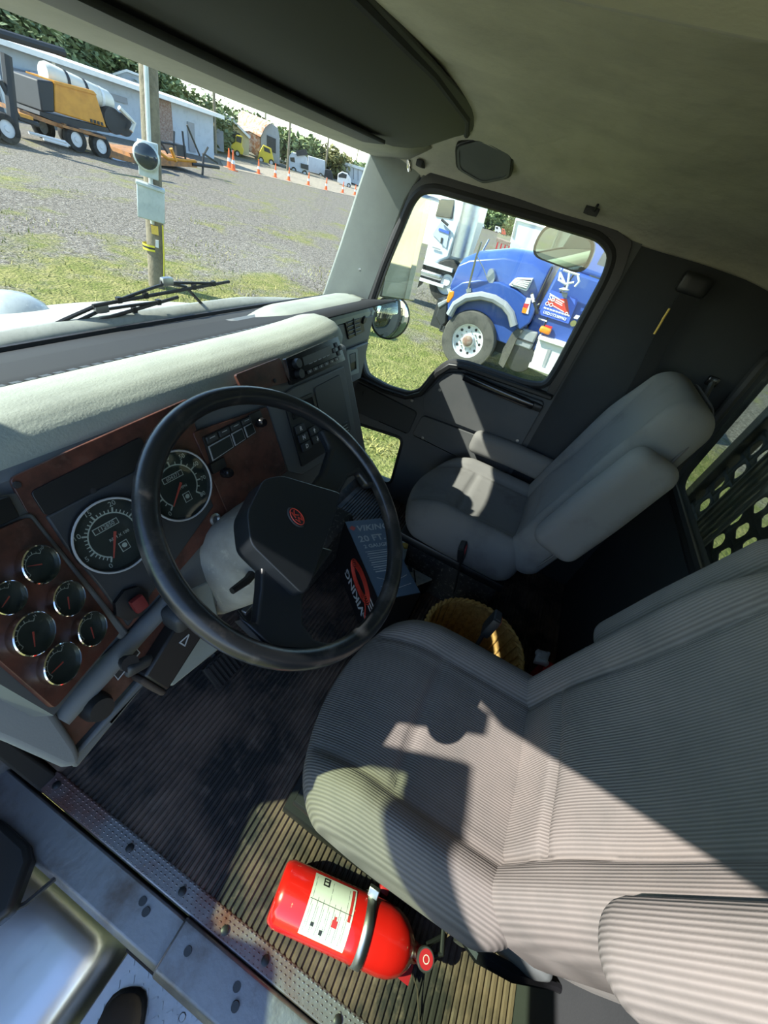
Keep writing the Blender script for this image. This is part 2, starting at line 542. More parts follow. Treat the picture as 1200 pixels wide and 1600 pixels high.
# sculpted sill, padded upper panel, lower panel, pull recess
cap = [(0.79, 0.585), (0.62, 0.578), (0.50, 0.595), (0.43, 0.64), (0.385, 0.755), (0.345, 0.805), (0.28, 0.825), (-0.09, 0.845), (-0.09, 0.865), (0.28, 0.846), (0.36, 0.826), (0.405, 0.77), (0.447, 0.655), (0.50, 0.615), (0.62, 0.60), (0.79, 0.607)]
MB().plate(cap, [], lambda a, b: (DX - 0.035, a, b), (0.04, 0, 0)).build('sill_cap', 'black', door, bevel=0.006)
MB().plate(rounded([(0.36, 0.78), (0.30, 0.805), (-0.075, 0.825), (-0.075, 0.60), (0.40, 0.575), (0.425, 0.64)], 0.02, 3), [], lambda a, b: (DX - 0.022, a, b), (0.03, 0, 0)).build('padded_panel', 'door_grey', door, bevel=0.008)
MB().plate(rounded([(0.40, 0.55), (-0.075, 0.585), (-0.075, 0.42), (0.42, 0.43)], 0.02, 3), [], lambda a, b: (DX - 0.016, a, b), (0.02, 0, 0)).build('middle_panel', 'door_grey', door, bevel=0.006)
MB().plate(rounded([(0.78, 0.565), (0.43, 0.55), (0.44, 0.42), (0.78, 0.41)], 0.02, 3), [], lambda a, b: (DX - 0.01, a, b), (0.014, 0, 0)).build('front_panel', 'dark_panel', door, bevel=0.005)
MB().rbox((DX - 0.03, 0.12, 0.80), (0.02, 0.16, 0.018), 0.012, 5).build('pull_handle', 'black_gloss', door)
MB().rbox((DX - 0.024, -0.03, 0.80), (0.014, 0.045, 0.016), 0.008, 4).build('latch', 'black', door)
for (yy, zz) in ((0.47, 0.60), (0.36, 0.70), (-0.05, 0.63), (0.36, 0.445)):
    MB().lathe([(0, -0.004), (0.007, -0.003), (0.008, 0.0)], (DX - 0.02, yy, zz), (1, 0, 0), 10).build('screw', 'steel', door)
w2 = thing('window_2', (DX + 0.03, 0.4, 0.6), 'clear passenger door window', kind='structure')
MB().plate(wl, [], lambda a, b: (DX + 0.03, a, b), (0.004, 0, 0)).build('pane', 'side_glass', w2)
w4 = thing('window_4', (DX + 0.03, 0.6, 0.06), 'small lower window in the passenger door', kind='structure')
MB().plate(pk, [], lambda a, b: (DX + 0.03, a, b), (0.004, 0, 0)).build('pane', 'side_glass', w4)

wr2 = MB().plate([(-0.10, -0.05), (-0.65, -0.05), (-0.65, 1.56), (-0.10, 1.43)], [], lambda a, b: (DX + 0.005 + 0.0 * b, a, b), (0.04, 0, 0))
wall_right = tag(wr2.build('wall_right', 'lining_dark'), 'dark grey side wall behind the passenger door', kind='structure')

# A-pillars
for side, nm in ((1, 'trim_3'), (-1, 'trim_4')):
    ap = MB()
    secs = []
    for (zz, yw, yd, xw, xd) in ((0.86, 1.01, 0.80, 0.805, 0.862), (1.10, 0.95, 0.775, 0.802, 0.862), (1.30, 0.905, 0.735, 0.80, 0.862), (1.42, 0.875, 0.68, 0.798, 0.862)):
        xo = 0.93
        if side < 0: xw += 0.06; xd += 0.03; xo = 0.95
        secs.append([(side * xw, yw, zz), (side * (xw + 0.022), yw - 0.08, zz), (side * xd, yd, zz), (side * xo, yd, zz), (side * xo, yd + 0.06, zz), (side * (xw + 0.04), yw + 0.02, zz)])
    ap.sweep(secs)
    a = tag(ap.build(nm, 'pillar_grey', bevel=0.006), 'pale grey windscreen pillar trim with screws' if side > 0 else 'pale grey driver side windscreen pillar', kind='structure')
    if side > 0:
        for (px, py) in ((597, 312), (562, 420)):
            p = at(px, py, 'x', 0.838)
            MB().lathe([(0, 0.004), (0.006, 0.003), (0.008, 0)], p, (-0.95, -0.28, 0.1), 10).build('screw', 'steel', a)
# driver door opening: lower hinge post, rear post, roof rail
MB().hexa([(-0.93, 0.80, -0.1), (-0.86, 0.74, -0.1), (-0.80, 0.96, -0.1), (-0.93, 0.96, -0.1), (-0.93, 0.80, 0.90), (-0.86, 0.775, 0.90), (-0.80, 0.96, 0.90), (-0.93, 0.96, 0.90)])
lp = MB().hexa([(-0.94, 0.74, -0.06), (-0.845, 0.72, -0.06), (-0.80, 0.93, -0.06), (-0.94, 0.93, -0.06), (-0.94, 0.80, 0.90), (-0.86, 0.775, 0.90), (-0.80, 0.93, 0.90), (-0.94, 0.93, 0.90)])
tag(lp.build('trim_5', 'sill_metal', bevel=0.008), 'worn metal lower hinge post of the driver door opening', kind='structure')
bp = MB().hexa([(-0.95, -0.68, -0.06), (-0.86, -0.68, -0.06), (-0.86, -0.30, -0.06), (-0.95, -0.26, -0.06), (-0.95, -0.68, 1.42), (-0.86, -0.68, 1.42), (-0.86, -0.40, 1.42), (-0.95, -0.36, 1.42)])
tag(bp.build('wall_left', 'lining_dark', bevel=0.01), 'dark grey rear post of the driver door opening', kind='structure')
rr = MB().sweep([[(-0.95, yy, 1.485), (-0.90, yy, 1.44), (-0.87, yy, 1.41), (-0.76, yy, 1.393), (-0.70, yy, 1.390), (-0.66, yy, 1.42), (-0.68, yy, 1.50), (-0.95, yy, 1.53)] for yy in (-0.66, 0.0, 0.45, 0.72)])
tag(rr.build('trim_6', 'header_beige', bevel=0.004), 'beige roof rail above the driver door opening', kind='structure')

# headliner
cs = [(-0.78, 1.40), (-0.68, 1.43), (-0.58, 1.468), (-0.42, 1.50), (-0.15, 1.525), (0.2, 1.535), (0.48, 1.52), (0.65, 1.49), (0.76, 1.455), (0.83, 1.42), (0.87, 1.385)]


def ceil_pt(u, v):
    f = u * (len(cs) - 1); i = min(int(f), len(cs) - 2); t = f - i
    xx = cs[i][0] * (1 - t) + cs[i + 1][0] * t; zz = cs[i][1] * (1 - t) + cs[i + 1][1] * t
    yy = 0.86 - v * 1.52
    drop = 0.02 * smooth(0.45, 0.86, yy) + 0.06 * smooth(-0.40, -0.66, yy)
    zz += 0.003 * math.sin(3.0 * xx + 9 * yy) * math.sin(11 * yy)
    return (xx, yy, zz - drop * 0.6)


cl = MB().grid(ceil_pt, 44, 44)
ceiling = tag(cl.build('ceiling', 'headliner', solid=0.006), 'worn beige vinyl headliner with creases', kind='structure')
MB().box((0, 0.08, 1.62), (1.86, 1.62, 0.06)).build('trim_7', 'white', bevel=0.03)
tag(bpy.data.objects['trim_7'], 'white outer roof skin of the cab', kind='structure')

# windscreen: glass, header strip and gasket


def ws_base(x):
    return Vector((x, 1.0 - 0.015 * (x / 0.8) ** 2, 0.89))


def ws_top(x):
    return Vector((x, 0.885 - 0.01 * (x / 0.8) ** 2, 1.394))


w1 = thing('window_1', (0, 0.95, 0.905), 'curved windscreen with a black rubber gasket', kind='structure')
MB().grid(lambda u, v: ws_base(-0.87 + 1.69 * u).lerp(ws_top(-0.87 + 1.69 * u), v), 24, 4).build('pane', 'windshield_glass', w1)
gl = [ws_base(-0.85 + 1.65 * i / 24) for i in range(25)]
MB().tube([p + Vector((0, 0, 0.004)) for p in gl], 0.008, 6).build('lower_gasket', 'rubber', w1)
hd = MB().grid(lambda u, v: [ws_top(-0.84 + 1.68 * u) + Vector((0, 0.006, 0.004)), ws_top(-0.84 + 1.68 * u) + Vector((0, -0.012, 0.0)),
                              ws_top(-0.84 + 1.68 * u) + Vector((0, -0.07, 0.011)), ws_top(-0.84 + 1.68 * u) + Vector((0, -0.13, 0.018)),
                              ws_top(-0.84 + 1.68 * u) + Vector((0, -0.24, 0.06))][int(round(v * 4))], 24, 4)
tag(hd.build('trim_8', 'header_beige', solid=0.006), 'beige moulded header strip above the windscreen', kind='structure')
MB().sweep([[ws_top(x) + Vector((0, 0.0, 0.012)), ws_top(x) + Vector((0, 0.008, 0.006)), ws_top(x) + Vector((0, 0.02, 0.2)), ws_top(x) + Vector((0, -0.05, 0.2))] for x in (-0.9, -0.45, 0, 0.45, 0.9)]).build('trim_9', 'white')
tag(bpy.data.objects['trim_9'], 'white roof edge above the windscreen', kind='structure')
# firewall closing the cab under the windscreen
MB().box((0, 1.045, 0.39), (1.74, 0.03, 0.94)).build('wall_front', 'black_soft')
tag(bpy.data.objects['wall_front'], 'black firewall behind the dashboard', kind='structure')

# driver side sill: tread strip, two metal steps
sl_ = MB().sweep([[(-0.862, yy, -0.02), (-0.868, yy, 0.006), (-0.945, yy, -0.012), (-0.955, yy, -0.03), (-0.955, yy, -0.10), (-0.862, yy, -0.10)] for yy in (0.13, 0.74)])
sill = tag(sl_.build('trim_10', 'sill_metal', bevel=0.004), 'scuffed bare metal door sill with rust stains', kind='structure')
MB().box((-0.9, 0.9, -0.06), (0.09, 0.30, 0.08)).build('sill_end', 'sill_metal', sill, bevel=0.004)
s2 = MB().sweep([[(-0.858, yy, -0.02), (-0.864, yy, 0.014), (-0.875, yy, 0.014), (-0.950, yy, -0.004), (-0.962, yy, -0.03), (-0.962, yy, -0.10), (-0.858, yy, -0.10)] for yy in (-0.66, 0.14)])
sill2 = tag(s2.build('trim_11', 'sill_metal', bevel=0.005), 'dented metal sill plate nearest the camera', kind='structure')
ts = MB().sweep([[(-0.812, yy, 0.0), (-0.814, yy, 0.007), (-0.858, yy, 0.009), (-0.861, yy, -0.004)] for yy in (0.63, 0.3, 0.0, -0.3, -0.66)])
tread = tag(ts.build('trim_12', 'tread', bevel=0.002), 'embossed metal tread strip along the sill', kind='structure')
# embossed diamonds on the tread strip (fine relief, one part)
db = MB(); k = 0
y = -0.40
while y < 0.62:
    for c in range(5):
        xx = -0.818 - c * 0.009; yy = y + (0.006 if c % 2 else 0)
        zt = 0.0075 + (0.812 - 0.814 + (-xx - 0.814) * 0.002 / 0.044)
        db.add([(xx - 0.003, yy, 0.0072), (xx, yy - 0.0052, 0.0072), (xx + 0.003, yy, 0.0072), (xx, yy + 0.0052, 0.0072), (xx, yy, 0.0105)], [(0, 1, 4), (1, 2, 4), (2, 3, 4), (3, 0, 4)])
    y += 0.012
db.build('embossing', 'tread', tread, kind='stuff', sharp=20)
for (yy, xx) in ((0.60, -0.835), (0.345, -0.838), (0.18, -0.838), (0.05, -0.842), (-0.06, -0.838), (-0.25, -0.838)):
    MB().lathe([(0.009, -0.001), (0.009, 0.010), (0.006, 0.012), (0.0, 0.012)], (xx, yy, 0.001), (0, 0, 1), 12).build('screw', 'black', tread)
for (yy, xx, p) in ((0.245, -0.888, sill), (0.225, -0.897, sill), (0.098, -0.90, sill2), (-0.03, -0.893, sill2), (-0.045, -0.915, sill2), (0.12, -0.876, sill2)):
    MB().lathe([(0.0085, -0.02), (0.0085, 0.003), (0.0, 0.003)], (xx, yy, 0.008 if p is sill2 else 0.0005), (-0.22, 0, 1), 12).build('bolt_hole', 'black', p)
# left kick plate ahead of the sill
kp = MB().hexa([(-0.862, 0.62, -0.02), (-0.82, 0.62, -0.02), (-0.80, 0.93, -0.02), (-0.862, 0.93, -0.02), (-0.862, 0.66, 0.42), (-0.84, 0.66, 0.42), (-0.82, 0.93, 0.42), (-0.862, 0.93, 0.42)])
tag(kp.build('trim_13', 'black_soft', bevel=0.005), 'black kick panel beside the dashboard end', kind='structure')
# ================================================================ dashboard
FY = 0.50           # driver face plane


class FPlane:
    """sloping instrument face; parts are laid out flat (x, FY - height, 1 + run) and then carried onto the slope"""

    def __init__(s, o, x, u):
        s.o = Vector(o); s.x = Vector(x).normalized(); s.u = Vector(u).normalized(); s.n = s.x.cross(s.u); s.done = []

    def world(s, px, py, h=0.0):
        d = RW @ Vector((px - 600.0, py - 800.0, FPX)); o = s.o + s.n * h
        return CAM + d * ((o - CAM).dot(s.n) / d.dot(s.n))

    def flat(s, px, py):
        d = s.world(px, py) - s.o
        return (s.o.x + d.dot(s.x), 1.0 + d.dot(s.u))

    def matrix(s):
        M = Matrix.Identity(4)
        for i in range(3):
            M[i][0] = s.x[i]; M[i][1] = -s.n[i]; M[i][2] = s.u[i]
            M[i][3] = s.o[i] - s.x[i] * s.o.x + s.n[i] * FY - s.u[i] * 1.0
        return M

    def begin(s):
        s.before = set(bpy.data.objects); return s

    def end(s):
        M = s.matrix()
        for o in set(bpy.data.objects) - s.before:
            if o.type == 'MESH':
                o.data.transform(M)


TF = math.radians(25); PSI = math.radians(24)
_U = Vector((0, math.sin(TF), math.cos(TF))); _X = Vector((1, 0, 0)); _N = _X.cross(_U)
MAINF = FPlane((0, FY, 1.0), _X, _U)
LEFTF = FPlane((-0.675, FY, 1.0), _X * math.cos(PSI) - _N * math.sin(PSI), _U)
CURF = MAINF


def fp(px, py, y=None):
    if y is not None:
        p = at(px, py, 'y', y); return (p.x, p.z)
    return CURF.flat(px, py)


def facing(poly, y0, t):
    """polygon in (x, z) as a plate whose rear face lies at y0 - t"""
    return MB().plate(poly, [], lambda a, b: (a, y0, b), (0, -t, 0))


dash = thing('dashboard', (-0.3, 0.7, 0.4), 'grey truck dashboard with burl panels, gauges and pale padded top', 'dashboard')
# body: driver part, extruded along x with a slightly swelling profile


def dprof(x):
    return [(x, FY - 0.004, 0.985), (x, FY - 0.154, 0.665), (x, FY - 0.150, 0.640), (x, FY - 0.11, 0.615), (x, 0.60, 0.56), (x, 0.90, 0.50), (x, 0.93, 0.90), (x, 0.66, 0.985)]


MB().sweep([dprof(x) for x in (-0.72, -0.6, -0.3, -0.1, 0.0, 0.06, 0.125)]).build('body', 'dash_grey', dash, bevel=0.008)
# pale padded top
def pad_pt(u, v):
    # u along x, v round the section from defroster edge to under the lip
    x = -0.86 + 1.075 * u
    e = 0.03 * max(0, (x + 0.15) / 0.36) ** 2
    sec = [(0.655, 0.988), (0.645, 1.004), (0.61, 1.018), (0.575, 1.022), (0.545, 1.018), (0.520, 1.004), (0.506, 0.984), (0.505, 0.962), (0.52, 0.950), (0.56, 0.955)]
    f = v * (len(sec) - 1); i = min(int(f), len(sec) - 2); t = f - i
    y = sec[i][0] * (1 - t) + sec[i + 1][0] * t; z = sec[i][1] * (1 - t) + sec[i + 1][1] * t
    sc_e = 1.0 if x < 0.13 else max(0.05, math.sqrt(max(0.0, 1 - ((x - 0.13) / 0.087) ** 2)))
    y = 0.60 + (y - 0.60) * (0.35 + 0.65 * sc_e); z = 0.975 + (z - 0.975) * sc_e
    r = 0.0
    y += e + r * r * 0.05 * (1 - v); z -= 0.030 * r * r * smooth(0.0, 0.4, v) * (1 - smooth(0.6, 1.0, v))
    return (x, y, z)


MB().grid(pad_pt, 40, 27).build('padded_top', 'dash_pad', dash, solid=0.004)
# defroster shelf between pad and glass, with a vent grille
MB().grid(lambda u, v: (lambda x: Vector((x, 0.64, 0.990)).lerp(ws_base(x) + Vector((0, -0.004, 0.0)), v))(-0.80 + 1.58 * u), 20, 3).build('defroster_shelf', 'black_soft', dash, solid=0.004)
for k in range(44):
    x = -0.74 + k * 0.0215
    MB().box((x, 0.705, 0.9735), (0.014, 0.016, 0.006), rx(-0.3)).build('vent_slot', 'dark_panel', dash)
# passenger part
PY = 0.74
MB().sweep([[(x, PY, 0.93), (x, PY + 0.005, 0.74), (x, PY + 0.03, 0.60), (x, PY + 0.07, 0.555), (x, 0.98, 0.55), (x, 0.98, 0.88), (x, 0.86, 0.935), (x, PY + 0.02, 0.935)] for x in (0.08, 0.4, 0.6, 0.80)]).build('passenger_body', 'dash_grey', dash, bevel=0.012)


def pad2(u, v):
    x = 0.02 + 0.80 * u
    sec = [(0.89, 0.925), (0.88, 0.946), (0.84, 0.958), (0.78, 0.958), (0.745, 0.946), (0.728, 0.926), (0.730, 0.908), (0.75, 0.902)]
    f = v * (len(sec) - 1); i = min(int(f), len(sec) - 2); t = f - i
    y = sec[i][0] * (1 - t) + sec[i + 1][0] * t; z = sec[i][1] * (1 - t) + sec[i + 1][1] * t
    e = smooth(0.70, 0.81, x)
    return (x, y + 0.02 * e, z - 0.02 * e - 0.055 * (1 - smooth(0.02, 0.30, x)))


MB().grid(pad2, 20, 21).build('passenger_padded_top', 'dash_pad', dash, solid=0.004)
# passenger face: upper panel, vent, glove box with latch, badge, lower roll
def pp(px, py): return fp(px, py, PY)


MB().prism([(0.22, PY, 0.90), (0.795, PY, 0.90), (0.795, PY, 0.80), (0.22, PY, 0.80)], (0, -0.006, 0)).build('upper_panel', 'dash_grey', dash, bevel=0.003)
gb = MB().prism([(0.22, PY, 0.79), (0.79, PY, 0.79), (0.785, PY, 0.62), (0.22, PY, 0.62)], (0, -0.012, 0)).build('glove_box', 'dash_grey', dash, bevel=0.006)
a = pp(547, 565); 
MB().plate(rounded([pp(536, 545), pp(553, 542), pp(556, 580), pp(541, 585)], 0.008), [rounded([pp(540, 551), pp(550, 548), pp(552, 574), pp(543, 579)], 0.004)], lambda p, q: (p, PY - 0.012, q), (0, -0.006, 0)).build('latch_frame', 'pillar_grey', gb, bevel=0.002)
facing([pp(540, 551), pp(550, 548), pp(552, 574), pp(543, 579)], PY - 0.0125, 0.001).build('latch_recess', 'black', gb)
facing([pp(541, 552), pp(549.5, 549), pp(551, 562), pp(542, 566)], PY - 0.0125, 0.005).build('latch_paddle', 'dash_grey', gb, bevel=0.002)
MB().plate([pp(563, 611), pp(580, 598), pp(580, 613), pp(564, 627)], [[pp(564.5, 613), pp(579, 602), pp(579, 611.5), pp(565.5, 624)]], lambda p, q: (p, PY - 0.012, q), (0, -0.0015, 0)).build('badge', 'black', gb)
vt = facing([pp(534, 498), pp(562, 487), pp(567, 516), pp(541, 529)], PY - 0.006, 0.006).build('air_vent', 'black', dash, bevel=0.003)
c0 = Vector(pp(538, 502)); 
for k in range(4):
    t = (k + 0.5) / 4
    A = Vector(pp(537 + 4 * t, 500 + 25 * t)); B = Vector(pp(556 + 4 * t, 493 + 25 * t))
    MB().tube([(A.x, PY - 0.014, A.y), (B.x, PY - 0.014, B.y)], 0.0022, 6).build('louvre', 'dash_grey', vt)
MB().tube([(pp(547, 496)[0], PY - 0.016, pp(547, 496)[1]), (pp(551, 522)[0], PY - 0.016, pp(551, 522)[1])], 0.003, 6).build('vane', 'dash_grey', vt)
A = pp(564, 498); MB().lathe([(0.016, 0), (0.016, 0.010), (0.012, 0.014), (0, 0.014)], (A[0], PY - 0.006, A[1]), (0, -1, 0), 16).build('vent_wheel', 'black', dash)

MAINF.begin()
# driver face panels -------------------------------------------------------
def panel(name, pts, material, t=0.004, y0=FY, bevel=0.002, parent=dash, r=0.0, label=None):
    poly = [fp(*p) for p in pts]
    if r: poly = rounded(poly, r, 3)
    return facing(poly, y0, t).build(name, material, parent, bevel=bevel, label=label)


clu = panel('cluster_panel', [(10, 748), (120, 697), (292, 622), (300, 660), (352, 806), (195, 985), (40, 803)], 'burl', 0.006, r=0.008, label='reddish brown burl instrument panel')
panel('message_window', [(42, 768), (215, 682), (232, 722), (66, 806)], 'black', 0.009, r=0.006)
panel('cluster_hood', [(66, 806), (232, 722), (290, 700), (300, 725), (330, 790), (196, 978), (150, 915), (95, 850)], 'dark_panel', 0.0085, bevel=0.003)
rp = panel('burl_panel', [(296, 676), (412, 636), (444, 736), (353, 806)], 'burl', 0.009, r=0.006, label='reddish brown burl switch panel')
panel('burl_inlay', [(364, 586), (434, 559), (447, 597), (378, 616)], 'burl', 0.007, r=0.006, label='small reddish brown burl inlay beside the radio')
panel('stack_frame', [(414, 634), (455, 606), (535, 572), (556, 690), (470, 742), (446, 736)], 'dash_grey', 0.006, bevel=0.003)
# radio
rd = panel('radio', [(441, 561), (523, 526), (535, 563), (451, 602)], 'black_gloss', 0.010, r=0.003)


def fq(poly_px, u, v):
    """bilinear point on the driver face inside a pixel quad TL,TR,BR,BL"""
    P = [Vector(fp(*p)) for p in poly_px]
    return (P[0] * (1 - u) + P[1] * u) * (1 - v) + (P[3] * (1 - u) + P[2] * u) * v


RQ = [(441, 561), (523, 526), (535, 563), (451, 602)]


def on_quad(name, Q, u, v, wu, hv, material, parent, y0, t=0.003, bevel=0.0008):
    c = [fq(Q, u - wu, v - hv), fq(Q, u + wu, v - hv), fq(Q, u + wu, v + hv), fq(Q, u - wu, v + hv)]
    return facing([(p.x, p.y) for p in c], y0, t).build(name, material, parent, bevel=bevel)


for k in range(6):
    on_quad('preset_button', RQ, 0.30 + k * 0.105, 0.80, 0.045, 0.07, 'black', rd, FY - 0.010)
    on_quad('button_mark', RQ, 0.30 + k * 0.105, 0.80, 0.008, 0.03, 'white_dim', rd, FY - 0.0131, 0.0003, 0)
on_quad('display', RQ, 0.52, 0.36, 0.27, 0.16, 'black', rd, FY - 0.010, 0.001)
for (u, v) in ((0.12, 0.30), (0.12, 0.70)):
    c = fq(RQ, u, v); MB().lathe([(0.011, 0), (0.010, 0.012), (0, 0.012)], (c.x, FY - 0.010, c.y), (0, -1, 0), 16).build('knob', 'black', rd)
for (u, v) in ((0.90, 0.28), (0.90, 0.62), (0.83, 0.45), (0.965, 0.45)):
    on_quad('tuning_key', RQ, u, v, 0.025, 0.09, 'dark_panel', rd, FY - 0.010)
c = fq(RQ, 0.55, 0.52); d = fq(RQ, 0.8, 0.52) - fq(RQ, 0.3, 0.52)
for k in range(5):
    on_quad('radio_print', RQ, 0.36 + k * 0.085, 0.53, 0.032, 0.012, 'white_dim', rd, FY - 0.0111, 0.0003, 0)
# keypad of the automatic gearbox
KQ = [(440, 632), (484, 614), (511, 702), (467, 729)]
kpd = panel('gear_keypad', KQ, 'black', 0.010, r=0.003)
for (u, v, s_) in ((0.22, 0.42, 'R'), (0.24, 0.57, 'N'), (0.26, 0.72, 'D'), (0.62, 0.545, '\u2191'), (0.64, 0.70, '\u2193')):
    on_quad('key', KQ, u, v, 0.15, 0.062, 'dark_panel', kpd, FY - 0.010, 0.005, 0.0015)
    c = fq(KQ, u, v); d = fq(KQ, 0.9, v) - fq(KQ, 0.1, v)
    if s_ in 'RND':
        text('key_letter', s_, 0.014, (c.x, FY - 0.0153, c.y), (d.x, 0, d.y), (-d.y, 0, d.x), 'white', kpd, 0.0002, bold=True)
    else:
        sg = 1 if s_ == '\u2191' else -1
        facing([(c.x - 0.004, c.y), (c.x, c.y + 0.006 * sg), (c.x + 0.004, c.y)], FY - 0.015, 0.0004).build('key_arrow', 'white', kpd)
        facing([(c.x - 0.0015, c.y), (c.x + 0.0015, c.y), (c.x + 0.0015, c.y - 0.006 * sg), (c.x - 0.0015, c.y - 0.006 * sg)], FY - 0.015, 0.0004).build('key_arrow', 'white', kpd)
panel('keypad_display', [(447, 634), (482, 620), (488, 640), (453, 656)], 'black_gloss', 0.0112, bevel=0)
# stowage door of the centre stack and small vent
panel('stack_door', [(487, 606), (527, 585), (545, 672), (505, 694)], 'dark_panel', 0.009, bevel=0.004, r=0.008)
sv = panel('small_vent', [(527, 664), (538, 658), (545, 683), (534, 690)], 'black', 0.0095, bevel=0.001)
for k in range(5):
    t = (k + 0.5) / 5; A = fp(528.5 + 6.5 * t, 666 + 22 * t); B = fp(536.5 + 6.5 * t, 661 + 22 * t)
    MB().tube([(A[0], FY - 0.011, A[1]), (B[0], FY - 0.011, B[1])], 0.0016, 5).build('louvre', 'pillar_grey', sv)
# switch block on the burl panel: row of rockers over framed displays
SQ = [(312, 678), (387, 645), (392, 671), (322, 722)]
sb = panel('switch_block', [(310, 683), (384, 649), (394, 676), (323, 724)], 'black', 0.012, r=0.002)
SB = [(310, 683), (384, 649), (394, 676), (323, 724)]
for k in range(4):
    on_quad('rocker_switch', SB, 0.13 + k * 0.245, 0.16, 0.10, 0.12, 'dark_panel', sb, FY - 0.012, 0.004)
    on_quad('switch_mark', SB, 0.13 + k * 0.245, 0.12, 0.05, 0.015, 'white_dim', sb, FY - 0.0161, 0.0003, 0)
for (u, wu) in ((0.25, 0.22), (0.62, 0.12), (0.88, 0.10)):
    f = on_quad('framed_display', SB, u, 0.66, wu, 0.28, 'white_dim', sb, FY - 0.012, 0.0012, 0)
    on_quad('display_face', SB, u, 0.66, wu - 0.018, 0.24, 'gauge_face', sb, FY - 0.0133, 0.0012, 0)
for pt in ((333, 727), (392, 652)):
    c = fp(*pt); MB().rbox((c[0], FY - 0.012, c[1]), (0.017, 0.004, 0.010), 0.003, 3).build('rocker_switch', 'black', dash)
for pt in ((345, 738), (398, 660)):
    c = fp(*pt); MB().lathe([(0.010, 0), (0.010, 0.012), (0.007, 0.018), (0, 0.018)], (c[0], FY - 0.009, c[1]), (0, -1, 0), 14).build('knob', 'black_gloss', dash)
c = fp(331, 811); MB().lathe([(0.010, 0), (0.012, 0.004), (0.008, 0.006), (0.005, 0.003), (0, 0.003)], (c[0], FY - 0.006, c[1]), (0, -1, 0), 16).build('lighter_socket', 'steel', dash)
for pt in ((22, 757), (425, 595), (140, 766)):
    c = fp(*pt); MB().lathe([(0.0045, 0), (0.004, 0.002), (0, 0.0025)], (c[0], FY - 0.007, c[1]), (0, -1, 0), 10).build('screw', 'ink', dash)

# left gauge panel
MAINF.end(); CURF = LEFTF; LEFTF.begin()
lg = panel('gauge_panel', [(-60, 850), (38, 808), (182, 988), (78, 1108), (-60, 990)], 'burl', 0.007, label='reddish brown burl panel with six small round gauges', r=0.006)
MB().plate([fp(*p) for p in [(-110, 790), (30, 770), (186, 990), (84, 1118), (-110, 1005)]], [], lambda a, b: (a, FY + 0.03, b), (0, -0.03, 0)).build('side_body', 'dash_grey', dash)
panel('upper_vent', [(-60, 800), (8, 775), (26, 808), (-60, 846)], 'black', 0.006)


